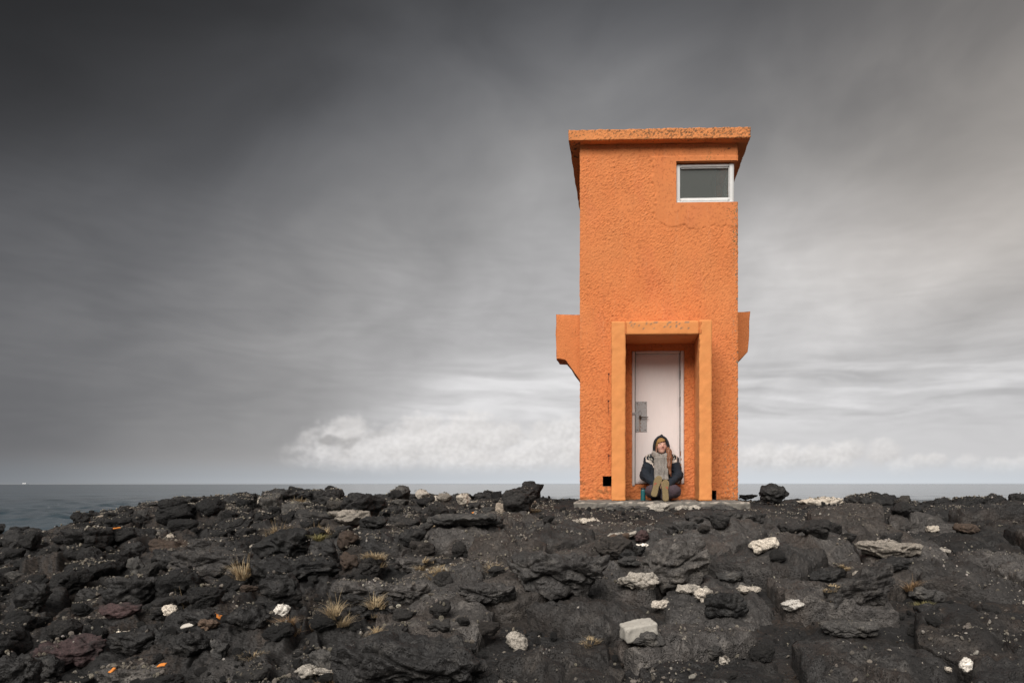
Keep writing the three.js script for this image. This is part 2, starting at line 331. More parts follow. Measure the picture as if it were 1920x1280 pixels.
const holes = [{ x0: WIN.x0, x1: 9, y0: WIN.y0, y1: WIN.y1 }, DOOR, VENT, VENT2];
{
  const xs = lines([-HX, VENT.x0, VENT.x1, DOOR.x0, WIN.x0, DOOR.x1, VENT2.x0, VENT2.x1, HX], 0.0098), ys = lines([0, VENT2.y1, VENT.y0, DOOR.y0, VENT.y1, DOOR.y1, WIN.y0, WIN.y1, TH], 0.0098);
  const front = skin(xs, ys, (x, y) => {
    const p = patch(x, y), e = patchEdge(x, y), ragged = 0.010 * fbm2(y * 3.1, 5, 4);
    const corner = smooth(HX - 0.03, HX, Math.abs(x));
    const z = plaster(x, y) * lerp(1, 0.22, p) + 0.010 * p * (y < 4.9 ? 1 : 0) - 0.009 * e * (0.5 + n2(x * 9, y * 9)) + (y < 0.5 ? 0.006 * (1 - y / 0.5) * fbm2(x * 8, y * 12, 3) * 2 : 0);
    const edge = Math.abs(x) > HX - 0.002 ? Math.sign(x) * ragged * 0.8 : 0;
    const wob = Math.abs(x) > HX - 0.06 ? Math.sign(x) * 0.005 * fbm2(y * 12, x > 0 ? 9 : 2, 3) * smooth(HX - 0.06, HX, Math.abs(x)) : 0;
    return [x + edge * 0.4 + wob, y, z - 0.012 * corner * corner];
  }, holes);
  const back = [];
  // wall core behind the skin, in blocks round the openings
  const Z0 = -0.2, Z1 = -0.03, I = HX - 0.004;
  back.push(box(-I, I, WIN.y1, TH - 0.002, Z0, Z1), box(-I, WIN.x0 - 0.012, WIN.y0, WIN.y1, Z0, Z1), box(-I, I, DOOR.y1 + 0.002, WIN.y0 - 0.012, Z0, Z1), box(-I, DOOR.x0 - 0.004, VENT.y1 + 0.002, DOOR.y1, Z0, Z1), box(DOOR.x1 + 0.004, I, VENT2.y1 + 0.002, DOOR.y1, Z0, Z1), box(VENT.x1 + 0.004, DOOR.x0 - 0.004, 0, VENT.y1, Z0, Z1), box(-I, VENT.x0 - 0.004, 0, VENT.y1, Z0, Z1), box(VENT2.x1 + 0.004, I, 0, VENT2.y1, Z0, Z1), box(DOOR.x1 + 0.004, VENT2.x0 - 0.004, 0, VENT2.y1, Z0, Z1), box(VENT.x0, VENT.x1, 0, VENT.y0 - 0.004, Z0, Z1), box(DOOR.x0, DOOR.x1, 0, DOOR.y0 - 0.002, Z0, Z1));
  // reveals from the skin back to the core
  const rev = [box(WIN.x0 - 0.011, WIN.x0 + 0.003, WIN.y0 + 0.002, WIN.y1 - 0.002, -0.199, -0.004), box(WIN.x0, HX - 0.012, WIN.y0 - 0.011, WIN.y0 + 0.003, -0.205, -0.006), box(WIN.x0, HX - 0.012, WIN.y1 - 0.003, WIN.y1 + 0.0, -0.205, -0.006)];
  const flat = (g) => { const n = g.attributes.uv; for (let i = 0; i < n.count; i++) n.setXY(i, 0.3 + 0.1 * n.getX(i), 0.5 + 0.05 * n.getY(i)); return g; };
  mesh('wall', mergeGeometries([front, ...back.map(flat), ...rev.map(flat)]), frontMat, tower);
}
{
  // left, right and rear walls, 0.2 m thick
  const left = roughBox(0.2, TH - 0.004, TD - 0.02, { step: 0.07, round: 0.008, amp: 0.014, freq: 1.2, fine: 0.006, seed: 2 }); left.translate(-HX + 0.1, TH / 2 - 0.002, -TD / 2 - 0.012);
  mesh('wall', left, sideMat, tower);
  const low = roughBox(0.2, WIN.y0 - 0.006, TD - 0.02, { step: 0.07, round: 0.008, amp: 0.014, freq: 1.2, fine: 0.006, seed: 3 }); low.translate(HX - 0.1, WIN.y0 / 2 - 0.003, -TD / 2 - 0.012);
  const high = roughBox(0.2, TH - WIN.y1 - 0.006, TD - 0.02, { step: 0.05, round: 0.008, amp: 0.008, freq: 1.2, seed: 4 }); high.translate(HX - 0.1, (TH + WIN.y1) / 2, -TD / 2 - 0.012);
  const rearPart = roughBox(0.2, WIN.y1 - WIN.y0 - 0.004, TD - WIN.side - 0.02, { step: 0.05, round: 0.006, amp: 0.006, freq: 1.2, seed: 5 }); rearPart.translate(HX - 0.1, (WIN.y0 + WIN.y1) / 2, -WIN.side - (TD - WIN.side) / 2 - 0.006);
  mesh('wall', mergeGeometries([low, high, rearPart]), sideMat, tower);
  const rear = roughBox(TW - 0.41, TH - 0.006, 0.2, { step: 0.08, round: 0.008, amp: 0.012, freq: 1.2, seed: 6 }); rear.translate(0, TH / 2 - 0.003, -TD + 0.1);
  mesh('wall', rear, sideMat, tower);
  // lantern room inside the window
  const A = HX - 0.205, rm = [box(-A, A, 3.55, 3.6, -TD + 0.205, -0.205), box(-A, A, TH - 0.06, TH - 0.02, -TD + 0.205, -0.205), box(-A, -A + 0.02, 3.6, TH - 0.06, -TD + 0.205, -0.205), box(-A + 0.02, A, 3.6, TH - 0.06, -TD + 0.205, -TD + 0.225), box(A - 0.02, A, 3.6, WIN.y0 - 0.01, -TD + 0.225, -0.205), box(A - 0.02, A, WIN.y0 - 0.01, TH - 0.06, -TD + 0.225, -WIN.side - 0.05)];
  mesh('interior', mergeGeometries(rm), innerMat, tower);
  // dark linings of the two holes at the foot
  for (const v of [VENT, VENT2]) {
    const g = mergeGeometries([box(v.x0 - 0.003, v.x1 + 0.003, v.y0 - 0.003, v.y1 + 0.003, -0.92, -0.91), box(v.x0 - 0.003, v.x0 + 0.001, v.y0, v.y1, -0.91, -0.008), box(v.x1 - 0.001, v.x1 + 0.003, v.y0, v.y1, -0.91, -0.008), box(v.x0, v.x1, v.y1 - 0.001, v.y1 + 0.003, -0.91, -0.008), box(v.x0, v.x1, v.y0 - 0.003, v.y0 + 0.001, -0.91, -0.008)]);
    mesh('vent_hole', g, rawConcrete, tower).userData.label = 'black square hole at the wall foot';
  }
}
{
  // roof slab with pitted, lichen-covered fascia
  const w = 2.558, h = 0.152, d = 2.52;
  const g = roughBox(w, h, d, { step: 0.012, round: 0.008, amp: 0.010, freq: 2.2, seed: 9, warp: (x, y, z) => {
    const pit = z > d / 2 - 0.05 || Math.abs(x) > w / 2 - 0.05 ? 0.011 * fbm3(x * 26, y * 30, z * 26, 3, 0.6) * smooth(-1.1, -0.85, x) : 0;
    return [x + (Math.abs(x) > w / 2 - 0.03 ? Math.sign(x) * pit : 0), y + (y > 0 ? 0.006 * fbm2(x * 9, z * 9, 3) : 0.003 * fbm2(x * 5, z * 5 + 3, 3)), z + (z > d / 2 - 0.03 ? pit : 0)];
  } });
  const p = g.attributes.position, c = new Float32Array(p.count * 3);
  for (let i = 0; i < p.count; i++) {
    const x = p.getX(i), y = p.getY(i), z = p.getZ(i), t = 1 + 0.10 * fbm3(x * 6, y * 6, z * 6, 3);
    const edge = z > d / 2 - 0.06 ? 1 : 0;
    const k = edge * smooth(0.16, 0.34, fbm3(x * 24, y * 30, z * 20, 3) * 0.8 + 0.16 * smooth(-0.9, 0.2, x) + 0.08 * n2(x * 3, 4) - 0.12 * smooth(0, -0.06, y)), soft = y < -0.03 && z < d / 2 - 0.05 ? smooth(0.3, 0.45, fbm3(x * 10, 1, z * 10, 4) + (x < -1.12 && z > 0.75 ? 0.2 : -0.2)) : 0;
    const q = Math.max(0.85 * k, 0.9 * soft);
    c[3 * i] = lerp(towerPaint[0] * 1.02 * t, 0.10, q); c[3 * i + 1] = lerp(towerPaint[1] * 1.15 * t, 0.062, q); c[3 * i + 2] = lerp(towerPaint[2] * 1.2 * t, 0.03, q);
  }
  g.setAttribute('color', new THREE.BufferAttribute(c, 3));
  g.translate(0.0, TH + h / 2, -TD / 2 + 0.01);
  g.translate(0, 0.001, 0.0);
  mesh('roof', g, new THREE.MeshStandardMaterial({ vertexColors: true, roughness: 0.92 }), tower);
}
{
  // corbelled boxes on the left and right walls
  const solid = (pts, depth, seed) => {
    const s = new THREE.Shape(pts.map(([x, y]) => new THREE.Vector2(x, y)));
    let g = new THREE.ExtrudeGeometry(s, { depth, bevelEnabled: true, bevelSize: 0.008, bevelThickness: 0.008, bevelSegments: 2, steps: 6 });
    g.deleteAttribute('uv'); g.deleteAttribute('normal'); g = mergeVertices(g, 1e-4).toNonIndexed();
    // subdivide the large faces so that the plaster can be uneven
    let tri = Array.from(g.attributes.position.array);
    for (let k = 0; k < 5; k++) {
      const out = [];
      for (let i = 0; i < tri.length; i += 9) {
        const P = [tri.slice(i, i + 3), tri.slice(i + 3, i + 6), tri.slice(i + 6, i + 9)], L = [0, 1, 2].map((e) => Math.hypot(...[0, 1, 2].map((q) => P[e][q] - P[(e + 1) % 3][q])));
        const e = L.indexOf(Math.max(...L));
        if (L[e] < 0.05) { out.push(...P.flat()); continue; }
        const m = [0, 1, 2].map((q) => (P[e][q] + P[(e + 1) % 3][q]) / 2), o = P[(e + 2) % 3];
        out.push(...P[e], ...m, ...o, ...m, ...P[(e + 1) % 3], ...o);
      }
      tri = out;
    }
    for (let i = 0; i < tri.length; i += 3) {
      const [x, y, z] = tri.slice(i, i + 3);
      tri[i] += 0.012 * n3(x * 4 + seed, y * 4, z * 4); tri[i + 1] += 0.010 * n3(x * 5, y * 5 + seed, z * 5 + 7); tri[i + 2] += 0.012 * fbm3(x * 7, y * 7, z * 7 + seed, 3);
    }
    g = new THREE.BufferGeometry(); g.setAttribute('position', new THREE.Float32BufferAttribute(tri, 3));
    return boxUv(toCreasedNormals(g, 0.6));
  };
  const a = solid([[0.02, 2.745], [-0.372, 2.745], [-0.362, 2.09], [-0.245, 2.085], [0.02, 1.72]], 0.44, 3); a.translate(-HX, 0, -0.82);
  mesh('wall_bracket', a, sideMat, tower);
  const b = solid([[-0.02, 2.92], [0.352, 2.92], [0.315, 2.31], [0.20, 2.19], [-0.02, 2.02]], 0.44, 8); b.translate(HX, 0, -1.45);
  mesh('wall_bracket', b, sideMat, tower);
}
{
  // the projecting door frame: two piers and a lintel
  const porch = group('porch', tower);
  const Z = 0.65, top = 2.402, soffit = 2.221;
  const porchMap = texture(320, 320, (u, v, c) => {
    const t = 1 + 0.08 * tileNoise(u, v, 4, 2, 5) + 0.04 * tileNoise(u, v, 60, 5, 2), k = smooth(0.62, 0.72, tileNoise(u, v, 22, 9, 4)), hue = tileNoise(u, v, 3, 21, 3);
    for (let i = 0; i < 3; i++) c[i] = lerp(porchPaint[i] * t * (i ? 1 + 0.07 * hue : 1), [0.27, 0.22, 0.16][i], 0.75 * k);
  }, { srgb: true });
  const bump = plasterBump.clone(); bump.repeat.set(2.5, 2.5); bump.needsUpdate = true;
  const mat = new THREE.MeshStandardMaterial({ map: porchMap, roughness: 0.85, bumpMap: bump, bumpScale: 0.004, vertexColors: true });
  const chipped = (sx) => (x, y, z) => {           // knocks along the inner edge below the lintel, worn foot
    const k = sx > 0 && z > 0.28 && x < -0.07 ? 0.016 * smooth(0.75, 0.9, y) * smooth(0.1, 0.5, n2(y * 21, 3)) * smooth(1.06, 1.0, y) : 0;
    const foot = y < -1.12 ? 0.008 * fbm3(x * 18, y * 18, z * 18, 3) : 0;
    return [x + k + foot + 0.004 * fbm2(y * 5 + sx, z * 3, 3), y, z + 0.005 * fbm2(x * 6 + sx, y * 4, 3) - k + foot];
  };
  const plain = (g) => { g.setAttribute('color', new THREE.BufferAttribute(new Float32Array(g.attributes.position.count * 3).fill(1), 3)); return g; };
  const l = roughBox(0.189, top, Z, { step: 0.022, round: 0.007, amp: 0.004, seed: 21, warp: chipped(-1) }); l.translate(-0.5685, top / 2, Z / 2 - 0.012);
  mesh('pier', plain(l), mat, porch);
  const r = roughBox(0.170, top + 0.012, Z, { step: 0.022, round: 0.007, amp: 0.004, seed: 22, warp: chipped(1) }); r.translate(0.592, top / 2 + 0.006, Z / 2 - 0.012);
  mesh('pier', plain(r), mat, porch);
  const lm = roughBox(0.979, top - soffit, Z - 0.005, { step: 0.02, round: 0.006, amp: 0.005, seed: 23 });
  {
    const p = lm.attributes.position, c = new Float32Array(p.count * 3);
    for (let i = 0; i < p.count; i++) {
      const x = p.getX(i), y = p.getY(i), z = p.getZ(i), k = z > 0.3 && y > -0.02 ? smooth(0.34, 0.44, fbm3(x * 16, y * 30, 2, 3) + (Math.abs(x + 0.05) < 0.4 ? 0.06 : -0.3)) : 0;
      c[3 * i] = lerp(1, 0.28, k); c[3 * i + 1] = lerp(0.97, 0.55, k); c[3 * i + 2] = lerp(0.95, 1.3, k);
    }
    lm.setAttribute('color', new THREE.BufferAttribute(c, 3));
  }
  lm.translate(0.0165, (top + soffit) / 2 + 0.003, Z / 2 - 0.016);
  mesh('lintel', lm, mat, porch);
  // fillets of darker mortar where the lintel meets the piers
  const mortar = new THREE.MeshStandardMaterial({ color: new THREE.Color().setRGB(0.60, 0.19, 0.055), roughness: 0.9 });
  for (const [x, w] of [[-0.474, 0.022], [0.524, 0.034]]) { const g = roughBox(w, top - soffit - 0.01, 0.02, { step: 0.012, round: 0.006, amp: 0.005, freq: 14, seed: x * 9 }); g.translate(x, (top + soffit) / 2, Z - 0.018); mesh('joint', g, mortar, porch); }
}
{
  // corner window: painted wooden frame set back in the wall, a second light round the corner
  const win = group('window', tower);
  const white = new THREE.MeshStandardMaterial({ map: texture(256, 256, (u, v, c) => { const t = 0.66 + 0.05 * tileNoise(u, v, 6, 3, 4), k = smooth(0.55, 0.68, tileNoise(u, v, 24, 1, 3)); c[0] = lerp(t, 0.25, 0.7 * k); c[1] = lerp(t * 0.985, 0.2, 0.7 * k); c[2] = lerp(t * 0.96, 0.15, 0.7 * k); }, { srgb: true }), roughness: 0.6 });
  const glass = new THREE.MeshPhysicalMaterial({ color: new THREE.Color().setRGB(0.80, 0.83, 0.80), transmission: 0.93, thickness: 0, roughness: 0.04, ior: 1.5 });
  const X0 = WIN.x0 + 0.004, X1 = HX - 0.055, Y0 = WIN.y0 + 0.004, Y1 = WIN.y1 - 0.022, zf = -0.075, B = 0.056;
  const bar = (w, h, d, x, y, z, s) => { const g = roughBox(w, h, d, { step: 0.04, round: 0.006, amp: 0.002, freq: 5, seed: s }); g.translate(x, y, z); return g; };
  mesh('frame', mergeGeometries([bar(B, Y1 - Y0, 0.06, X0 + B / 2, (Y0 + Y1) / 2, zf, 1), bar(B + 0.01, Y1 - Y0 + 0.002, 0.066, X1 - B / 2, (Y0 + Y1) / 2, zf, 2), bar(X1 - X0 - 2 * B, 0.044, 0.058, (X0 + X1) / 2, Y1 - 0.022, zf, 3), bar(X1 - X0 - 2 * B, 0.062, 0.058, (X0 + X1) / 2, Y0 + 0.051, zf, 4)]), white, win);
  mesh('sill', bar(X1 - X0 - 0.002, 0.02, 0.085, (X0 + X1) / 2, Y0 + 0.008, zf + 0.02, 5), white, win);
  mesh('bead', mergeGeometries([bar(0.012, Y1 - Y0 - 0.12, 0.02, X1 - B - 0.012, (Y0 + Y1) / 2 + 0.02, zf + 0.012, 6), bar(X1 - X0 - 2 * B - 0.03, 0.012, 0.02, (X0 + X1) / 2, Y1 - 0.052, zf + 0.012, 7)]), white, win);
  const pane = new THREE.BoxGeometry(X1 - X0 - 2 * B + 0.02, Y1 - Y0 - 0.10, 0.004); pane.translate((X0 + X1) / 2, (Y0 + Y1) / 2 + 0.02, zf - 0.006); mesh('pane', pane, glass, win);
  const xs = HX - 0.085, zb = -WIN.side + 0.004, za = zf - 0.036;
  mesh('frame', mergeGeometries([bar(0.06, Y1 - Y0, B, xs, (Y0 + Y1) / 2, zb + B / 2, 8), bar(0.058, 0.044, za - zb - B, xs, Y1 - 0.022, (za + zb + B) / 2, 9), bar(0.058, 0.062, za - zb - B, xs, Y0 + 0.051, (za + zb + B) / 2, 10)]), white, win);
  const side = new THREE.BoxGeometry(0.004, Y1 - Y0 - 0.10, za - zb - B); side.translate(xs, (Y0 + Y1) / 2 + 0.02, (za + zb + B) / 2); mesh('pane', side, glass, win);
}
{
  // plywood door with steel lock plate
  const door = group('door', tower);
  const leafMap = texture(256, 512, (u, v, c) => {
    const x = u, y = v, streak = tileNoise(u, v * 0.25, 40, 4, 3), t = 0.70 + 0.03 * tileNoise(u, v, 4, 8, 4) + 0.025 * streak;
    c[0] = t * 1.0; c[1] = t * 0.90; c[2] = t * 0.865;
  }, { srgb: true, repeat: [1.3, 0.5] });
  const leafMat = new THREE.MeshStandardMaterial({ map: leafMap, roughness: 0.62 });
  const frameMat = new THREE.MeshStandardMaterial({ color: new THREE.Color().setRGB(0.66, 0.60, 0.57), roughness: 0.65 });
  const { x0, x1, y0, y1 } = DOOR, L0 = x0 + 0.046, L1 = x1 - 0.060;
  const leaf = roughBox(L1 - L0 - 0.008, y1 - y0 - 0.045, 0.04, { step: 0.06, round: 0.004, amp: 0.002, freq: 2, seed: 4 }); leaf.translate((L0 + L1) / 2, (y0 + y1) / 2 - 0.014, -0.045); mesh('leaf', leaf, leafMat, door);
  const jamb = (w, h, x, y, s, dz = 0) => { const g = roughBox(w, h, 0.07, { step: 0.03, round: 0.012, amp: 0.004, freq: 5, seed: s }); g.translate(x, y, -0.035 + dz); return g; };
  mesh('door_frame', mergeGeometries([jamb(0.044, y1 - y0 + 0.03, x0 + 0.022, (y0 + y1) / 2 - 0.015, 1, 0.012), jamb(0.056, y1 - y0 + 0.005, x1 - 0.028, (y0 + y1) / 2, 2, 0.012), jamb(x1 - x0 - 0.106, 0.034, (x0 + x1) / 2 - 0.006, y1 - 0.017, 3, 0.010)]), frameMat, door);
  const backing = box(x0 - 0.02, x1 + 0.02, y0 - 0.02, y1 + 0.02, -0.19, -0.10); mesh('backing', backing, rawConcrete, door);
  const rustMap = texture(128, 256, (u, v, c) => {
    const n = fbm2(u * 5, v * 9, 5), run = smooth(0.13, 0.02, Math.abs(u - 0.40 - 0.05 * n)) * smooth(0.5, 0.4, v) * smooth(-0.5, 0.3, n), spot = smooth(0.30, 0.5, n) * 0.6;
    const edge = Math.max(smooth(0.06, 0.01, u), smooth(0.94, 0.99, u)) * smooth(-0.2, 0.3, fbm2(u * 9, v * 18, 3)), k = clamp(Math.max(0.9 * run, spot, 0.7 * edge)), t = 0.30 + 0.09 * fbm2(u * 12, v * 22, 4);
    c[0] = lerp(t, 0.16, k); c[1] = lerp(t * 0.98, 0.075, k); c[2] = lerp(t * 0.97, 0.03, k);
  }, { srgb: true });
  const steel = new THREE.MeshStandardMaterial({ map: rustMap, roughness: 0.55, metalness: 0.25 });
  const px0 = L0 + 0.004, px1 = px0 + 0.165, py0 = 0.974, py1 = 1.408;
  const plate = new THREE.BoxGeometry(px1 - px0, py1 - py0, 0.006); plate.translate((px0 + px1) / 2, (py0 + py1) / 2, -0.021);
  const lock = mesh('lock_plate', plate, steel, door);
  const dark = new THREE.MeshStandardMaterial({ color: new THREE.Color().setRGB(0.07, 0.045, 0.03), roughness: 0.6, metalness: 0.4 });
  for (const [a, b] of [[0.15, 0.06], [0.85, 0.06], [0.15, 0.94], [0.85, 0.94]]) { const s = new THREE.CylinderGeometry(0.007, 0.008, 0.004, 12); s.rotateX(Math.PI / 2); s.translate(lerp(px0, px1, a), lerp(py0, py1, b), -0.016); mesh('screw', s, dark, lock); }
  const rose = new THREE.TorusGeometry(0.024, 0.004, 8, 20); rose.scale(0.8, 1.3, 1); rose.translate(lerp(px0, px1, 0.4), lerp(py0, py1, 0.62), -0.015); mesh('escutcheon', rose, steel, lock);
  const hub = new THREE.CylinderGeometry(0.018, 0.02, 0.03, 16); hub.rotateX(Math.PI / 2); hub.translate(lerp(px0, px1, 0.41), lerp(py0, py1, 0.485), -0.006);
  const lever = new THREE.CapsuleGeometry(0.007, 0.11, 4, 10); lever.rotateZ(Math.PI / 2 - 0.06); lever.translate(lerp(px0, px1, 0.41) + 0.055, lerp(py0, py1, 0.475), 0.012);
  mesh('handle', mergeGeometries([hub.toNonIndexed(), lever.toNonIndexed()]), dark, door);
  const keyhole = new THREE.CylinderGeometry(0.008, 0.008, 0.004, 12); keyhole.rotateX(Math.PI / 2); keyhole.translate(lerp(px0, px1, 0.41), lerp(py0, py1, 0.36), -0.0165); mesh('keyhole', keyhole, rawConcrete, lock);
  const latch = box(x0 + 0.004, px0 - 0.002, 1.215, 1.248, 0.003, 0.018); mesh('latch', latch, steel, door);
  for (const hy of [1.785, 1.405]) { const g = new THREE.CylinderGeometry(0.008, 0.008, 0.13, 10); g.translate(L1 + 0.002, hy, -0.006); mesh('hinge', g, dark, door); }
  // flaked, rusted strip low on the hinge side
  const flake = new THREE.MeshStandardMaterial({ color: new THREE.Color().setRGB(0.23, 0.085, 0.03), roughness: 0.9 });
  const r = rng(8), fl = [];
  for (const [y, h, w] of [[0.66, 0.07, 0.010], [0.58, 0.03, 0.014], [0.50, 0.03, 0.012], [0.40, 0.13, 0.018], [0.31, 0.09, 0.012], [0.26, 0.06, 0.014]]) { const g = roughBox(w, h, 0.004, { step: 0.01, round: 0.002, amp: 0.006, freq: 30, seed: y * 9 }); g.translate(L1 + 0.006 + 0.012 * r(), y, 0.0125); fl.push(g); }
  for (const g of fl) mesh('rust_flake', g, flake, door);
}

// ================================================================ THE LAVA GROUND
const PROFILE = [[-30, -1.1], [0, -0.95], [2.5, -0.80], [3.3, -0.736], [4.4, -0.60], [5.5, -0.43], [7, -0.226], [8.2, -0.09], [9, -0.045], [12.6, -0.03], [14, -0.5], [17, -3.2], [22, -9], [30, -16]];
function baseGround(x, z) {
  const d = -z, shift = 5.5 * smooth(-6, -9, x), L = Math.max(0, table([[3, -3.7], [5, -4.5], [6.3, -5.2], [8, -5.85], [9, -6.05], [12, -6.9], [14, -7.5]], d) - x);
  const D = Math.max(d > 9 ? Math.max(9, d - shift) : d, d > 8.6 && x > 2.2 ? 8.6 + (d - 8.6) * (1 + 2.4 * smooth(2.3, 3.6, x)) : -99);
  return table(PROFILE, D) - 0.95 * (1 - Math.exp(-L / 0.75)) - 0.02 * L;
}
// cracked plates of lava: nearest and second nearest of jittered points
const hash2 = (i, j, k) => { let h = Math.imul(i, 374761393) + Math.imul(j, 668265263) + Math.imul(k, 2147483647 ^ 1274126177); h = Math.imul(h ^ (h >>> 13), 1274126177); return ((h ^ (h >>> 16)) >>> 0) / 4294967296; };
function cells(x, y, k) {
  const ix = Math.floor(x), iy = Math.floor(y); let a = 9, b = 9, id = 0, ax = 0, ay = 0;
  for (let j = -1; j <= 1; j++) for (let i = -1; i <= 1; i++) {
    const cx = ix + i + 0.12 + 0.76 * hash2(ix + i, iy + j, k), cy = iy + j + 0.12 + 0.76 * hash2(ix + i, iy + j, k + 1), d = Math.hypot(cx - x, cy - y);
    if (d < a) { b = a; a = d; id = hash2(ix + i, iy + j, k + 2); ax = x - cx; ay = y - cy; } else if (d < b) b = d;
  }
  return [a, b, id, ax, ay];
}
function lavaDetail(x, z) {
  const rubble = smooth(-0.6, -3.2, x);              // loose and broken to the left, smooth plates to the right
  const wx = x + 0.22 * fbm2(x * 0.9, z * 0.9, 3) + 0.035 * n2(x * 5, z * 5), wz = z + 0.22 * fbm2(x * 0.9 + 30, z * 0.9, 3) + 0.035 * n2(x * 5 + 9, z * 5);
  const plates = (sx, sz, k) => {
    const [a, b, id, ax, ay] = cells(wx * sx, wz * sz, k), e = (b - a) / sx;
    const tilt = 0.20 * (hash2(id * 9999 | 0, 7, 1) - 0.5) * ax - 0.22 * (hash2(id * 9999 | 0, 8, 1) - 0.25) * ay;
    return [(0.10 * (id - 0.5) + tilt) * smooth(0.0, 0.14, e) - 0.10 * Math.pow(1 - smooth(0, 0.16, e), 2.2) + 0.02, id];
  };
  const [h0, id] = plates(0.72, 1.05, 3), [h1] = rubble > 0 ? plates(1.15, 1.5, 5) : [0];
  let h = lerp(h0, h1, rubble);
  const [a2, b2, id2, bx, by] = cells(wx * 2.9 + 5, wz * 3.3, 9), e2 = b2 - a2;
  const small = (0.10 * (id2 - 0.45) + 0.12 * (id2 - 0.5) * bx) * smooth(0, 0.22, e2) - 0.05 * Math.pow(1 - smooth(0, 0.30, e2), 2);
  h += small * lerp(0.22, 0.75, rubble);
  const lobe = fbm2(x * 1.3 + 4, z * 1.3, 3);
  h += 0.05 * lobe;
  // ropy folds on the plates
  const rope = 1 - 2 * Math.abs(Math.sin((wz * 1.0 + 0.55 * wx * Math.sign(id - 0.5)) * 11 + 2.5 * fbm2(x * 1.6, z * 1.6, 3)));
  h += 0.022 * rope * smooth(0.1, 0.5, n2(x * 0.8 + 3, z * 0.8) + 0.3) * (1 - rubble);
  h += 0.032 * fbm2(x * 4.5, z * 4.5, 3) + 0.013 * fbm2(x * 17, z * 17, 3, 0.6) + 0.003 * n2(x * 80, z * 80);
  return h;
}
function flatten(x, z) {       // level ground under and round the slab
  const t = tower.position, dx = Math.abs(x - t.x - 0.02) - 1.35, dz = Math.abs(z - (t.z - 0.45)) - 1.95, d = Math.hypot(Math.max(dx, 0), Math.max(dz, 0));
  return 1 - smooth(0.05, 0.75, d);
}
function ground(x, z) {
  const f = flatten(x, z), paved = smooth(-0.42, -0.15, x / Math.max(1, -z)) * smooth(-8.6, -7.8, z), calm = lerp(1, 0.55, smooth(-7.5, -9, z)) * (z < -17 ? 0.6 : 1) * (1 - 0.65 * paved);
  const far = smooth(-13, -16, z);
  return lerp(baseGround(x, z) - 0.05 * paved + lavaDetail(x, z) * calm + far * 0.15 * fbm2(x * 0.5, z * 0.5, 4), -0.085 + 0.05 * fbm2(x * 5, z * 5, 4), f);
}
const BASALT = [0.0150, 0.0138, 0.0132], BROWN = [0.040, 0.027, 0.019], ASH = [0.090, 0.083, 0.077];
function lavaColour(x, y, z, c, o, seed = 0) {
  const g = fbm3(x * 2.1 + seed, y * 2.1, z * 2.1, 4), b = smooth(0.15, 0.6, fbm3(x * 1.1 - 7, y * 1.1 + seed, z * 1.1, 4)), s = n3(x * 40, y * 40, z * 40 + seed), t = 1 + 0.25 * g + 0.22 * s;
  const ash = smooth(0.0, 0.55, fbm3(x * 0.9 + 13, y * 0.9, z * 0.9 + seed, 4)) * 0.30;
  const fleck = n3(x * 130, y * 130, z * 130 + seed) > 0.86 && n3(x * 3 + 2, y * 3, z * 3) > -0.1 ? 1 : 0;
  for (let k = 0; k < 3; k++) c[o + k] = lerp(lerp(lerp(BASALT[k], ASH[k], ash), BROWN[k], 0.35 * b) * t, 0.30 - 0.03 * k, 0 * fleck);
}
const lavaBump = texture(768, 768, (u, v, c) => {
  const pit = tileNoise(u, v, 70, 2, 3, 0.6), big = tileNoise(u, v, 14, 6, 4, 0.55);
  c[0] = c[1] = c[2] = clamp(0.55 + 0.35 * big - 0.45 * smooth(0.05, 0.6, pit) + 0.1 * pit);
});
const lavaGrain = texture(768, 768, (u, v, c) => {
  const a = tileNoise(u, v, 120, 12, 2), b = tileNoise(u, v, 30, 15, 3), s = smooth(0.45, 0.75, tileNoise(u, v, 90, 19, 2)), w = smooth(0.68, 0.76, tileNoise(u, v, 70, 25, 2));
  const t = clamp(0.31 + 0.34 * a + 0.14 * b + 0.34 * s + 0.6 * w); c[0] = t; c[1] = t * 0.985; c[2] = t * 0.97;
}, { srgb: true });
const lavaMat = new THREE.MeshStandardMaterial({ vertexColors: true, roughness: 0.72, color: new THREE.Color().setRGB(2.5, 2.5, 2.5), map: lavaGrain, bumpMap: lavaBump, bumpScale: 0.034 });
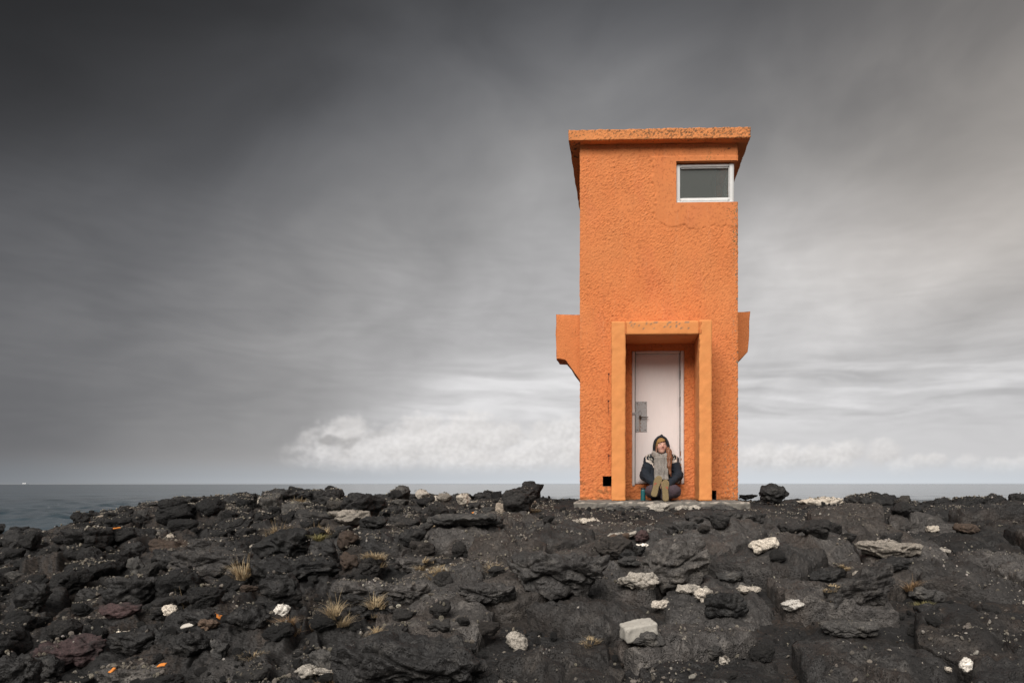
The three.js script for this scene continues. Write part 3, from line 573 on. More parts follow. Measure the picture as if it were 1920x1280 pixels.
{
  const col = [], R = [0.05, 0.4, 0.8];
  for (let a = -47; a <= 37; a += 0.088) col.push(a);
  for (let a = 39; a < 313; a += 3) col.push(a);
  for (let d = 1.1; d < 2.4; d *= 1.02) R.push(d);
  for (let d = 2.4; d < 15.5; d *= 1.0036) R.push(d);
  for (let d = 15.6; d < 34; d *= 1.03) R.push(d);
  const nc = col.length, nr = R.length, pos = new Float32Array(nc * nr * 3), colr = new Float32Array(nc * nr * 3), uv = new Float32Array(nc * nr * 2), idx = new Uint32Array((nr - 1) * nc * 6);
  let q = 0;
  for (let j = 0; j < nr; j++) for (let i = 0; i < nc; i++) {
    const a = col[i] * Math.PI / 180, x = Math.sin(a) * R[j], z = -Math.cos(a) * R[j], v = j * nc + i, o = v * 3;
    const inView = i < 960, y = inView ? ground(x, z) : baseGround(x, z) + 0.1 * fbm2(x * 1.5, z * 1.5, 4);
    pos[o] = x; pos[o + 1] = y; pos[o + 2] = z; uv[2 * v] = x + 0.7 * y; uv[2 * v + 1] = z - 1.1 * y;
    lavaColour(x, y, z, colr, o);
    // brown grit and pale sand gathered in patches
    const grit = smooth(0.02, 0.4, fbm2(x * 1.4 - 5, z * 1.4, 4) + 0.18 * smooth(-1, -4, x)) * smooth(-0.4, 0.5, n2(x * 26, z * 26) + 0.3), pale = 0;
    for (let k = 0; k < 3; k++) { colr[o + k] = lerp(colr[o + k], [0.052, 0.035, 0.024][k], 0.6 * grit); colr[o + k] = lerp(colr[o + k], [0.26, 0.23, 0.19][k], 0.75 * pale); }
    if (j) { const b = v, l = i ? v - 1 : v + nc - 1; idx[q++] = b; idx[q++] = l; idx[q++] = l - nc; idx[q++] = b; idx[q++] = l - nc; idx[q++] = b - nc; }
  }
  const g = new THREE.BufferGeometry();
  g.setAttribute('position', new THREE.BufferAttribute(pos, 3)); g.setAttribute('color', new THREE.BufferAttribute(colr, 3)); g.setAttribute('uv', new THREE.BufferAttribute(uv, 2)); g.setIndex(new THREE.BufferAttribute(idx.subarray(0, q), 1)); g.computeVertexNormals();
  structure(mesh('lava_ground', g, lavaMat));
}
const lavaGround = scene.getObjectByName('lava_ground');

// ================================================================ ROCKS
// kinds of stone: base colour, lichen colour and how much of it, grain
const STONE = {
  black: { base: [0.0180, 0.0167, 0.0161], spot: [0.085, 0.079, 0.073], spots: 0.33, bump: 0.030 },
  ash: { base: [0.050, 0.0462, 0.0438], spot: [0.150, 0.139, 0.128], spots: 0.36, bump: 0.032 },
  grey: { base: [0.048, 0.046, 0.044], spot: [0.16, 0.15, 0.135], spots: 0.40, bump: 0.014 },
  pale: { base: [0.46, 0.42, 0.365], spot: [0.15, 0.14, 0.125], spots: 0.40, bump: 0.010 },
  white: { base: [0.64, 0.61, 0.56], spot: [0.30, 0.27, 0.23], spots: 0.30, bump: 0.006 },
  brown: { base: [0.080, 0.054, 0.038], spot: [0.06, 0.042, 0.034], spots: 0.40, bump: 0.010 },
  red: { base: [0.052, 0.030, 0.030], spot: [0.022, 0.017, 0.017], spots: 0.60, bump: 0.012 },
};
const stoneMat = Object.fromEntries(Object.entries(STONE).map(([k, s]) => [k, new THREE.MeshStandardMaterial({ vertexColors: true, roughness: k === 'black' || k === 'ash' ? 0.70 : 0.85, color: new THREE.Color().setRGB(2.5, 2.5, 2.5), map: lavaGrain, bumpMap: lavaBump, bumpScale: s.bump })]));
// lighter, darker, browner stones of the same kind
const stoneTint = Object.fromEntries(Object.entries(stoneMat).map(([k, m]) => [k, [[2.5, 2.5, 2.5], [1.2, 1.19, 1.18], [3.3, 3.25, 3.2], [2.5, 2.3, 2.12], [1.7, 1.66, 1.63], [3.8, 3.72, 3.6]].map((c) => { const q = m.clone(); q.color.setRGB(...c); return q; })]));
// a weathered stone about the origin, standing on y = 0, of size w h d; facets cut by planes, then worn and pitted
function rockGeometry(seed, w, h, d, { detail = 16, planes = 10, blunt = 0.35, rough = 1, kind = 'black', flat = false, slope = 0 } = {}) {
  const r = rng(seed * 7919 + 13), cut = [];
  for (let i = 0; i < planes; i++) { const t = (i + 0.8 * r()) / planes * 6.283 * (flat ? 1 : 2.6), y = flat ? (r() - 0.6) * 0.8 : r() * 1.6 - 0.7, q = Math.sqrt(Math.max(0.05, 1 - y * y)); cut.push([Math.cos(t) * q, y, Math.sin(t) * q, 0.58 + 0.34 * r()]); }
  cut.push([slope + 0.22 * (r() - 0.5), 1, 0.25 * (r() - 0.3), flat ? 0.50 + 0.10 * r() : 0.68 + 0.16 * r()]);
  let g = new THREE.IcosahedronGeometry(1, detail);
  g.deleteAttribute('uv'); g.deleteAttribute('normal'); g = mergeVertices(g, 1e-5);
  const p = g.attributes.position, c = new Float32Array(p.count * 3), s = STONE[kind], o = r() * 60, K = 6 + 16 * (1 - blunt), size = Math.cbrt(w * h * d), A = rough * 0.075 * Math.pow(size, 0.85) / Math.pow(0.5, 0.15), f1 = 1.1 / size;
  const P = new Float32Array(p.count * 3), lo = [9, 9, 9], hi = [-9, -9, -9];
  for (let i = 0; i < p.count; i++) {
    let x = p.getX(i), y = p.getY(i), z = p.getZ(i), sum = 1;
    for (const [a, b, e, l] of cut) { const q = (a * x + b * y + e * z) / l; if (q > 0) sum += Math.pow(q, K); }
    const rad = Math.pow(sum, -1 / K), nx = x / w, ny = y / h, nz = z / d, nl = Math.hypot(nx, ny, nz);
    x *= rad * w / 2; y *= rad * h / 2; z *= rad * d / 2;
    const strata = y * f1 * 2.6 + 0.8 * n3(x * f1 * 0.7 + o, y * f1, z * f1 * 0.7), step = strata - Math.floor(strata), ledge = smooth(0.0, 0.25, step) - 0.6;
    const chip = (k, s) => 1 - 2.2 * Math.abs(n3(x * k + o + s, y * k * 1.15, z * k - s));
    const n = A * (0.9 * fbm3(x * f1 + o, y * f1, z * f1, 2) + 0.38 * ledge + 0.55 * chip(f1 * 1.5, 3) + 0.34 * chip(f1 * 3.4, 9) + 0.18 * chip(f1 * 7.5, 17)) + 0.005 * fbm3(x * 26, y * 26 + o, z * 26, 3, 0.65) - A * 1.3 * Math.pow(1 - Math.abs(n3(x * f1 * 0.9 + o, y * f1 * 1.3, z * f1 * 0.9 + 4)), 18);
    P[3 * i] = x + nx / nl * n; P[3 * i + 1] = y + ny / nl * n; P[3 * i + 2] = z + nz / nl * n;
    for (let k = 0; k < 3; k++) { lo[k] = Math.min(lo[k], P[3 * i + k]); hi[k] = Math.max(hi[k], P[3 * i + k]); }
  }
  const sx = w / (hi[0] - lo[0]), sy = h / (hi[1] - lo[1]), sz = d / (hi[2] - lo[2]);
  for (let i = 0; i < p.count; i++) {
    const x = (P[3 * i] - (lo[0] + hi[0]) / 2) * sx, y = (P[3 * i + 1] - lo[1]) * sy, z = (P[3 * i + 2] - (lo[2] + hi[2]) / 2) * sz;
    const lich = smooth(0.08, 0.42, fbm3(x * 7 + o, y * 7, z * 7, 4) + 0.45 * (s.spots - 0.3)) * (0.4 + 0.6 * smooth(-0.3, 0.3, n3(x * 34, y * 34, z * 34)));
    const t = 1 + 0.25 * fbm3(x * 3 + o, y * 3, z * 3, 3) + 0.24 * n3(x * 55, y * 55, z * 55), fl = 0;
    for (let k = 0; k < 3; k++) c[3 * i + k] = lerp(lerp(s.base[k], s.spot[k], s.spots * lich * 1.5) * t, 0.30 - 0.03 * k, fl);
    p.setXYZ(i, x, y, z);
  }
  g.setAttribute('color', new THREE.BufferAttribute(c, 3));
  g.computeVertexNormals();
  return boxUv(g.toNonIndexed());
}
function paintVertices(g, fn) { const p = g.attributes.position, c = new Float32Array(p.count * 3), o = [0, 0, 0]; for (let i = 0; i < p.count; i++) { fn(p.getX(i), p.getY(i), p.getZ(i), o); c.set(o, 3 * i); } g.setAttribute('color', new THREE.BufferAttribute(c, 3)); return g; }
function placeRock(name, label, category, spec, grp) {
  const [kind, x, z, w, h, d, turn = 0, tilt = 0, lift = 0, form = {}] = spec;
  const size = Math.max(w, h), detail = form.detail ?? clamp(Math.round(size * 36 / Math.pow(Math.hypot(x, z) / 5, 0.8)), 7, 34);
  const g = rockGeometry(form.seed ?? Math.round(Math.abs(x * 37 + z * 91) * 10), w, h, d, { ...form, kind, detail });
  const m = mesh(name, g, stoneTint[kind][(kind === 'black' ? [0, 1, 4, 1, 0, 4] : [0, 2, 4, 0, 5, 2])[Math.floor(hash2(Math.round(x * 100), Math.round(z * 100), 5) * 6)]]);
  let y = 0;
  for (const [a, b] of [[0, 0.35], [-0.35, 0.1], [0.35, 0.1], [0, -0.2], [0, 0.1]]) y += topOf(x + a * w, z + b * d) / 5;
  m.position.set(x, (form.y ?? y) + lift - h * 0.14, z);
  m.rotation.set(0, turn, tilt, 'YZX');
  m.userData.kind = 'thing';
  return tag(m, label, category, grp);
}

// ================================================================ LAVA PAVEMENT
// height of whatever lies uppermost, on a 4 cm grid, so that stones and chips rest on the plates
const UX = 560, UZ = 300, upper = new Float32Array(UX * UZ).fill(-99);
const cellOf = (x, z) => { const i = Math.floor((x + 12.6) / 0.04), j = Math.floor((-z - 1.8) / 0.04); return i >= 0 && j >= 0 && i < UX && j < UZ ? j * UX + i : -1; };
const topOf = (x, z) => { const c = cellOf(x, z), g = ground(x, z); return c < 0 ? g : Math.max(g, upper[c]); };
// the sheet of lava in the middle and on the right has broken into plates that still fit together
{
  const SX = 0.78, SZ = 0.60, site = (i, j) => [(i + 0.5 + 0.78 * (hash2(i, j, 31) - 0.5) + (j & 1 ? 0.5 : 0)) * SX, -(j + 0.5 + 0.78 * (hash2(i, j, 37) - 0.5)) * SZ];
  const N = 72, RINGS = [0.04, 0.12, 0.2, 0.28, 0.36, 0.44, 0.52, 0.59, 0.66, 0.72, 0.78, 0.83, 0.87, 0.905, 0.935, 0.96, 0.98, 0.993, 1.0, 1.005, 0.99];
  for (let j = 3; j < 14; j++) for (let i = -14; i < 12; i++) {
    const [cx, cz] = site(i, j), d = -cz, t = cx / d;
    if (d < 2.3 || d > 8.1 || t > 0.85 || t < -0.62) continue;
    if (flatten(cx, cz) > 0.25 || (Math.abs(cx - 0.8) < 1.4 && d > 7.7)) continue;
    const h = (k) => hash2(i * 3 + k, j * 5 - k, 41);
    if (h(1) > smooth(-0.42, -0.12, t) * 0.97) continue;                      // the pavement thins out to the left
    const near = []; for (let b = -2; b <= 2; b++) for (let a = -2; a <= 2; a++) if (a || b) near.push(site(i + a, j + b));
    const gap = 0.012 + 0.030 * h(2), off = 0.035 + 0.17 * (h(3) - 0.5), tx = 0.24 * (h(4) - 0.5), tz = -0.06 + 0.24 * (h(5) - 0.35), seed = h(6) * 90, dome = 0.02 + 0.06 * h(7);
    const reach = (a) => {
      const ux = Math.cos(a), uz = Math.sin(a); let r = 0.95;
      for (const [nx, nz] of near) { const dx = nx - cx, dz = nz - cz, l = Math.hypot(dx, dz), c = (ux * dx + uz * dz) / l; if (c > 0.02) r = Math.min(r, (l / 2 - gap) / c); }
      return r * (1 + 0.10 * fbm2(ux * 2.6 + seed, uz * 2.6, 4, 0.6));
    };
    const rim = Array.from({ length: N }, (_, k) => reach(k / N * 6.28318)), smoothRim = rim.map((r, k) => 0.7 * r + 0.15 * (rim[(k + 1) % N] + rim[(k + N - 1) % N]));
    const pos = [], idx = [], base = baseGround(cx, cz), slope = (baseGround(cx, cz - 0.3) - baseGround(cx, cz + 0.3)) / 0.6;
    RINGS.forEach((q, ring) => { for (let k = 0; k < N; k++) {
      const a = k / N * 6.28318, r = q * smoothRim[k], x = cx + Math.cos(a) * r, z = cz + Math.sin(a) * r, lx = x - cx, lz = z - cz;
      const ridge = 1 - 2 * Math.abs(n2(x * 3.1 + seed, z * 3.1)), rope = 1 - 2 * Math.abs(Math.sin((lz + 0.5 * lx * (h(8) - 0.5)) * 15 + 2.4 * fbm2(x * 2 + seed, z * 2, 3)));
      let y = base - slope * lz + off + tx * lx + tz * lz + dome * (1 - q * q) + 0.036 * fbm2(x * 3 + seed, z * 3, 4, 0.55) + 0.020 * ridge + 0.010 * (1 - 2 * Math.abs(n2(x * 8.5, z * 8.5 + seed))) + (h(9) < 0.45 ? 0.012 * rope : 0) + 0.006 * fbm2(x * 19, z * 19 + seed, 3, 0.65) - 0.075 * Math.pow(1 - Math.abs(n2(x * 1.3 + seed, z * 1.3 - seed)), 22) - 0.03 * Math.pow(1 - Math.abs(n2(x * 3.3 - seed, z * 3.3)), 16);
      if (q > 0.92 && ring < 18) y -= 0.030 * Math.pow((q - 0.92) / 0.08, 2) * (0.4 + 1.2 * smooth(-0.3, 0.4, n2(a * 1.3 + seed, 3)));
      if (ring >= 18) y -= [0.075, 0.16, 0.32][ring - 18] + 0.02 * n2(a * 3 + seed, ring);
      const side = ring >= 17 ? 0.012 * n3(x * 14, y * 14, z * 14) : 0;
      pos.push(x + Math.cos(a) * side, y, z + Math.sin(a) * side);
    } });
    const centre = pos.length / 3; { let y = 0; for (let k = 0; k < N; k++) y += pos[3 * k + 1] / N; pos.push(cx, y, cz); }
    for (let k = 0; k < N; k++) { const m = (k + 1) % N; idx.push(centre, m, k); for (let ring = 0; ring + 1 < RINGS.length; ring++) { const a = ring * N + k, b = ring * N + m; idx.push(a, b, b + N, a, b + N, a + N); } }
    let g = new THREE.BufferGeometry(); g.setAttribute('position', new THREE.Float32BufferAttribute(pos, 3)); g.setIndex(idx); g.computeVertexNormals();
    const kind = cx > -1.6 && cx < 3.6 && d > 3.7 ? STONE.ash : STONE.black;  // near and outer plates use black stone: vignette darkness put into their colour
    paintVertices(g, (x, y, z, o) => {
      const lich = smooth(0.02, 0.4, fbm3(x * 4 + seed, y * 4, z * 4, 5, 0.6)) * (0.35 + 0.65 * smooth(-0.3, 0.3, n3(x * 34, y * 34, z * 34))), tone = 1 + 0.3 * fbm3(x * 2.2 + seed, y, z * 2.2, 3) + 0.25 * n3(x * 50, y * 50, z * 50), br = smooth(0.1, 0.5, fbm3(x * 1.7 - 8, y, z * 1.7 + seed, 4));
      for (let k = 0; k < 3; k++) o[k] = lerp(lerp(kind.base[k], kind.spot[k], 0.55 * lich), BROWN[k], 0.45 * br) * tone;
    });
    const m = mesh('lava_plate', boxUv(g.toNonIndexed()), stoneTint.ash[(kind === STONE.ash ? [0, 2, 4, 0, 3, 2] : [0, 4, 0, 4, 3, 2])[Math.floor(h(10) * 6)]], lavaGround);
    for (let k = 0; k < pos.length; k += 3) { const c = cellOf(pos[k], pos[k + 2]); if (c >= 0 && pos[k + 1] > upper[c]) upper[c] = pos[k + 1]; }
  }
}

// traced stones: name, label, [kind, x, z, width, height, depth, turn, tilt, lift, form]
const ROCKS = [
  ['lava_boulder', 'long black lava boulder on the far left edge above the sea', ['black', -6.02, -8.17, 0.808, 0.334, 0.431, -0.35, 0.22, 0, {y: -0.373}]],
  ['lava_boulder', 'black lava boulder right of the far left edge rock', ['black', -5.50, -8.28, 0.740, 0.352, 0.461, 0.08, 0.05, 0, {y: -0.387}]],
  ['lava_rock', 'low flat black rock at the left end of the skyline', ['black', -5.90, -9.02, 0.434, 0.129, 0.312, -0.18, 0, 0, {flat: true, y: -0.113}]],
  ['lava_rock', 'twin-topped black rock on the left skyline', ['black', -5.58, -9.12, 0.470, 0.163, 0.295, 0.25, 0, 0, {y: -0.075}]],
  ['lava_rock', 'small black rock beside the twin-topped skyline rock', ['black', -5.22, -9.08, 0.312, 0.131, 0.197, -0.02, 0, 0, {y: -0.103}]],
  ['lava_boulder', 'broad black boulder on the skyline above the grey rubble', ['black', -4.85, -9.18, 0.726, 0.269, 0.453, -0.29, 0, 0, {y: -0.131}]],
  ['lava_boulder', 'humped black boulder on the left skyline', ['black', -4.59, -9.73, 0.518, 0.217, 0.325, 0.15, 0, 0, {y: -0.027}]],
  ['lava_rock', 'square-shouldered black rock on the skyline beside dry grass', ['black', -4.32, -10.13, 0.505, 0.181, 0.317, -0.12, 0, 0, {y: 0.001}]],
  ['lava_rock', 'low black rock on the middle skyline', ['black', -3.54, -11.10, 0.401, 0.130, 0.253, 0.31, 0, 0, {y: -0.038}]],
  ['lava_rock', 'black rock between two low ones on the middle skyline', ['black', -3.19, -11.11, 0.420, 0.130, 0.265, 0.04, 0, 0, {y: -0.038}]],
  ['lava_rock', 'low black rock behind the pale pointed stone', ['black', -2.97, -11.60, 0.379, 0.146, 0.239, -0.22, 0, 0, {y: -0.050}]],
  ['lava_rock', 'round black rock on the skyline left of the long one', ['black', -2.27, -11.09, 0.343, 0.150, 0.217, 0.21, 0, 0, {y: -0.047}]],
  ['lava_rock', 'long black rock on the skyline between two round ones', ['black', -1.91, -11.13, 0.497, 0.179, 0.313, -0.06, 0, 0, {y: -0.055}]],
  ['lava_rock', 'small round black rock on the skyline left of the tall one', ['black', -1.54, -11.07, 0.285, 0.140, 0.180, -0.33, 0, 0, {y: -0.030}]],
  ['lava_boulder', 'jagged black boulder on the skyline left of the lighthouse', ['black', -1.23, -10.92, 0.432, 0.235, 0.311, 0.11, 0, 0, {y: 0.000}]],
  ['lava_rock', 'flat black rock just right of the lighthouse foot', ['black', 2.25, -10.47, 0.288, 0.094, 0.182, -0.16, 0, 0, {flat: true, y: -0.008}]],
  ['lava_boulder', 'tall black boulder on the skyline right of the lighthouse', ['black', 2.46, -9.73, 0.468, 0.313, 0.336, 0.27, 0, 0, {y: -0.027}]],
  ['pale_rock', 'rough pale rock between two black skyline boulders', ['pale', 2.82, -8.75, 0.602, 0.226, 0.376, 0.00, 0, 0, {y: -0.122}]],
  ['lava_boulder', 'large peaked black boulder on the right skyline', ['black', 3.40, -8.59, 0.679, 0.350, 0.483, -0.26, 0, 0, {y: -0.166}]],
  ['lava_rock', 'rounded black rock right of the peaked boulder', ['black', 3.55, -7.91, 0.421, 0.269, 0.264, 0.17, 0, 0, {y: -0.230}]],
  ['lava_boulder', 'widest black boulder on the right skyline', ['black', 4.53, -8.43, 1.196, 0.401, 0.581, -0.10, 0.03, 0, {y: -0.240}]],
  ['lava_boulder', 'black ledge rock at the right edge of the picture', ['black', 4.60, -7.77, 0.801, 0.234, 0.427, 0.33, 0, 0, {flat: true, y: -0.331}]],
  ['lava_rock', 'black rock cut by the right edge of the picture', ['black', 5.34, -8.69, 0.299, 0.265, 0.215, 0.07, 0, 0, {y: -0.115}]],
  ['lava_slab', 'speckled reddish brown slab on the left slope', ['brown', -3.83, -6.03, 0.435, 0.139, 0.272, -0.20, -0.06, 0, {flat: true}]],
  ['lava_slab', 'smooth dark slab above the largest left slab', ['ash', -3.49, -6.07, 0.376, 0.168, 0.235, 0.23, 0, 0, {flat: true}]],
  ['lava_slab', 'largest grey slab in the left field', ['ash', -2.97, -5.16, 0.647, 0.246, 0.316, -0.04, -0.05, 0, {flat: true}]],
  ['standing_stone', 'upright grey stone left of the large slab', ['grey', -3.51, -5.16, 0.133, 0.191, 0.084, -0.30, 0.12, 0, {}]],
  ['lava_rock', 'black rock above the upright grey stone', ['black', -3.88, -5.66, 0.194, 0.162, 0.140, 0.13, 0, 0, {}]],
  ['lava_rock', 'black rock behind the large grey slab', ['black', -3.42, -5.37, 0.304, 0.182, 0.191, -0.14, 0, 0, {}]],
  ['lava_block', 'black block with flat top below the upright stone', ['black', -3.14, -4.56, 0.329, 0.252, 0.206, 0.30, 0, 0, {flat: true}]],
  ['lava_rock', 'black rock left of the flat-topped block', ['black', -3.49, -4.69, 0.250, 0.151, 0.157, 0.03, 0, 0, {}]],
  ['lava_boulder', 'black boulder near the left edge, middle of the slope', ['black', -3.65, -4.37, 0.240, 0.211, 0.151, -0.24, 0, 0, {}]],
  ['red_rock', 'purple brown rock behind the speckled pale stone', ['red', -2.95, -4.18, 0.237, 0.105, 0.128, 0.19, 0, 0, {}]],
  ['lava_block', 'slanting black block right of the speckled pale stone', ['black', -2.60, -3.89, 0.208, 0.157, 0.112, -0.07, -0.35, 0, {}]],
  ['speckled_stone', 'speckled pale grey stone in the left foreground', ['pale', -2.72, -3.88, 0.160, 0.139, 0.115, -0.34, 0.1, 0, {}]],
  ['red_rock', 'large reddish rock in the lower left corner', ['red', -2.81, -3.60, 0.390, 0.191, 0.208, 0.09, 0.14, 0, {}]],
  ['lava_rock', 'upright black rock against the large reddish rock', ['black', -2.80, -3.43, 0.159, 0.166, 0.100, -0.18, -0.1, 0, {}]],
  ['lava_boulder', 'black boulder in the bottom left corner', ['black', -2.76, -3.21, 0.204, 0.212, 0.128, 0.26, 0, 0, {}]],
  ['lava_slab', 'black slab below the speckled pale stone', ['black', -2.46, -3.60, 0.248, 0.141, 0.155, -0.01, 0.05, 0, {flat: true}]],
  ['lava_slab', 'longest dark slab in the lower left foreground', ['ash', -2.28, -3.31, 0.398, 0.135, 0.177, -0.28, 0.08, 0, {flat: true}]],
  ['lava_boulder', 'round dark boulder with an orange lichen spot', ['black', -2.15, -3.57, 0.184, 0.140, 0.132, 0.15, 0, 0, {}]],
  ['grey_stone', 'grey stone right of the lichen-spotted boulder', ['grey', -2.02, -3.57, 0.098, 0.103, 0.071, -0.11, -0.3, 0, {}]],
  ['brown_stone', 'dull brown stone above the lichen-spotted boulder', ['brown', -2.17, -3.77, 0.110, 0.071, 0.079, 0.32, 0, 0, {}]],
  ['pale_stone', 'pale stone left of the white board', ['pale', -2.63, -4.16, 0.107, 0.094, 0.077, 0.05, 0, 0, {}]],
  ['lava_rock', 'black rock under the white board', ['black', -2.28, -3.88, 0.220, 0.097, 0.138, -0.22, 0, 0, {flat: true}]],
  ['lava_boulder', 'round black boulder below the orange board', ['black', -1.98, -3.83, 0.230, 0.170, 0.164, 0.22, 0, 0, {}]],
  ['lava_boulder', 'large black boulder left of the brown stones', ['black', -2.63, -5.59, 0.461, 0.337, 0.308, -0.05, 0, 0, {}]],
  ['lava_boulder', 'black boulder against the brown stones', ['black', -2.23, -5.49, 0.283, 0.245, 0.203, -0.32, 0, 0, {}]],
  ['brown_stone', 'brown weathered stone behind the brown cube', ['brown', -2.21, -5.94, 0.194, 0.181, 0.140, 0.11, 0, 0, {}]],
  ['brown_stone', 'brown cube-shaped stone in the middle left', ['brown', -1.99, -5.38, 0.185, 0.159, 0.150, -0.15, 0, 0, {}]],
  ['lava_boulder', 'big humped black boulder in the middle left', ['black', -2.22, -4.93, 0.627, 0.252, 0.333, 0.28, 0, 0, {}]],
  ['lava_boulder', 'steep black face below the big humped boulder', ['black', -2.06, -4.40, 0.280, 0.260, 0.151, 0.01, 0.1, 0, {}]],
  ['pale_stone', 'round pale stone below the left skyline', ['pale', -4.50, -9.05, 0.187, 0.179, 0.135, -0.25, 0, 0, {y: -0.096}]],
  ['lava_rock', 'flat dark rock beside the round pale stone', ['grey', -4.05, -8.83, 0.607, 0.197, 0.326, 0.18, 0, 0, {flat: true, y: -0.160}]],
  ['tilted_slab', 'tilted grey slab with lichen below the skyline', ['grey', -3.01, -7.22, 0.595, 0.193, 0.319, -0.09, -0.12, 0, {flat: true}]],
  ['pale_rock', 'pale broken rock right of the tilted slab', ['pale', -2.59, -7.02, 0.422, 0.163, 0.265, 0.34, 0, 0, {flat: true}]],
  ['pale_rock', 'pale rock shelf on the middle skyline', ['pale', -3.73, -10.20, 0.789, 0.163, 0.492, 0.08, 0, 0, {flat: true, y: -0.085}]],
  ['pointed_stone', 'pale pointed stone in front of the middle skyline', ['pale', -2.42, -9.88, 0.289, 0.195, 0.208, -0.19, 0, 0, {y: -0.101}]],
  ['pale_rock', 'flat pale rock left of the pale pointed stone', ['pale', -2.78, -9.66, 0.631, 0.121, 0.395, 0.24, 0, 0, {flat: true, y: -0.114}]],
  ['pale_rock', 'flat pale rock right of the pale pointed stone', ['pale', -1.92, -9.54, 0.541, 0.119, 0.339, -0.03, 0, 0, {flat: true, y: -0.117}]],
  ['lava_rock', 'dark rock above the brown gravel hollow', ['black', -2.12, -6.34, 0.294, 0.136, 0.211, -0.29, 0, 0, {}]],
  ['lava_rock', 'black rock at the right of the brown gravel hollow', ['black', -1.68, -6.07, 0.250, 0.196, 0.180, 0.14, 0, 0, {}]],
  ['lava_slab', 'rough dark slab right of the white pebbles', ['ash', -1.43, -5.32, 0.411, 0.161, 0.221, -0.13, 0, 0, {flat: true}]],
  ['sandy_slab', 'flat sandy grey slab with white chips', ['grey', -1.28, -6.45, 0.732, 0.148, 0.484, 0.30, 0, 0, {flat: true}]],
  ['lava_slab', 'long lens-shaped dark slab in the middle', ['ash', -1.49, -4.60, 0.664, 0.187, 0.294, 0.04, -0.04, 0, {flat: true}]],
  ['lava_slab', 'black ledge under the lens-shaped slab', ['black', -1.42, -4.14, 0.342, 0.163, 0.153, -0.23, 0, 0, {flat: true}]],
  ['lava_block', 'dark block between the lens-shaped slab and the wide one', ['ash', -0.73, -4.33, 0.372, 0.154, 0.199, 0.20, -0.05, 0, {flat: true}]],
  ['lava_slab', 'wide dark grey slab with sharp front edge in the centre', ['ash', -0.29, -4.51, 0.698, 0.334, 0.309, -0.07, 0.0, 0, {flat: true}]],
  ['grey_stone', 'pale topped grey stone above the foreground dome', ['grey', -0.90, -3.85, 0.139, 0.086, 0.100, -0.33, 0, 0, {}]],
  ['lava_rock', 'black rock right of the foreground dome', ['black', -0.76, -3.65, 0.207, 0.098, 0.130, 0.10, 0.1, 0, {}]],
  ['lava_dome', 'great black lava dome at the bottom of the picture', ['black', -0.89, -3.17, 0.762, 0.306, 0.395, -0.17, 0, 0, {}]],
  ['pale_stone', 'whitish stone in the lower middle left', ['white', -1.87, -3.99, 0.096, 0.086, 0.069, 0.26, 0, 0, {}]],
  ['pale_stone', 'flat pale stone beside grass in the lower middle left', ['pale', -1.69, -4.12, 0.113, 0.044, 0.082, -0.00, 0, 0, {flat: true}]],
  ['grey_rock', 'mottled grey rock left of the foreground dome', ['grey', -1.43, -3.52, 0.218, 0.138, 0.137, -0.27, -0.2, 0, {}]],
  ['pale_stone', 'pale stone at the foot of the mottled grey rock', ['pale', -1.49, -3.45, 0.130, 0.080, 0.094, 0.16, 0, 0, {}]],
  ['pale_stone', 'flat pale stone against the foreground dome', ['pale', -1.40, -3.45, 0.148, 0.049, 0.093, -0.10, -0.1, 0, {flat: true}]],
  ['lava_boulder', 'black boulder at the bottom edge left of the dome', ['black', -1.48, -3.17, 0.261, 0.169, 0.163, 0.33, 0, 0, {}]],
  ['pale_stone', 'white pebble-sized stone beside the brown gravel hollow', ['white', -1.80, -5.50, 0.104, 0.069, 0.075, 0.06, 0.3, 0, {}]],
  ['pale_stone', 'first of the pale stones left of the rubble footing', ['pale', -0.28, -7.23, 0.124, 0.117, 0.101, -0.21, 0, 0, {}]],
  ['pale_stone', 'second of the pale stones left of the rubble footing', ['pale', -0.13, -7.29, 0.251, 0.111, 0.180, 0.23, 0, 0, {}]],
  ['footing_rock', 'grey rock ledge below the concrete slab', ['grey', 0.28, -8.15, 0.672, 0.160, 0.242, -0.04, 0, 0, {flat: true, y: -0.156}]],
  ['footing_rock', 'pale broken rock under the seated person', ['pale', 0.68, -8.12, 0.363, 0.175, 0.164, -0.31, 0.2, 0, {y: -0.144}]],
  ['footing_rock', 'pale rock right of the broken one under the slab', ['pale', 1.03, -8.16, 0.337, 0.132, 0.152, 0.12, 0, 0, {y: -0.134}]],
  ['footing_rock', 'grey rock below the right end of the slab', ['grey', 1.39, -8.18, 0.422, 0.132, 0.190, -0.14, 0, 0, {y: -0.127}]],
  ['lava_slab', 'long grey slab below the right end of the concrete', ['ash', 1.24, -6.70, 0.864, 0.190, 0.384, 0.29, 0, 0, {flat: true}]],
  ['lava_slab', 'grey slab left of the long one below the concrete', ['ash', 0.76, -6.30, 0.336, 0.203, 0.211, 0.02, -0.1, 0, {flat: true}]],
  ['brown_slab', 'brown slab with orange lichen in the centre', ['brown', 0.12, -5.83, 0.261, 0.141, 0.187, -0.25, 0.1, 0, {flat: true}]],
  ['red_stone', 'red stone above the triangular rock', ['red', 0.36, -6.13, 0.148, 0.132, 0.107, 0.19, 0, 0, {}]],
  ['pale_rock', 'pale lichen-covered rock behind the brown slab', ['pale', 0.19, -6.17, 0.286, 0.094, 0.206, -0.08, 0.12, 0, {flat: true}]],
  ['pale_stone', 'white flat stone at the tip of the triangular rock', ['white', 0.36, -5.96, 0.133, 0.059, 0.096, -0.35, 0, 0, {flat: true}]],
  ['triangular_rock', 'tall triangular dark rock in the centre right', ['ash', 0.52, -4.80, 0.495, 0.400, 0.264, 0.08, 0, 0, {}]],
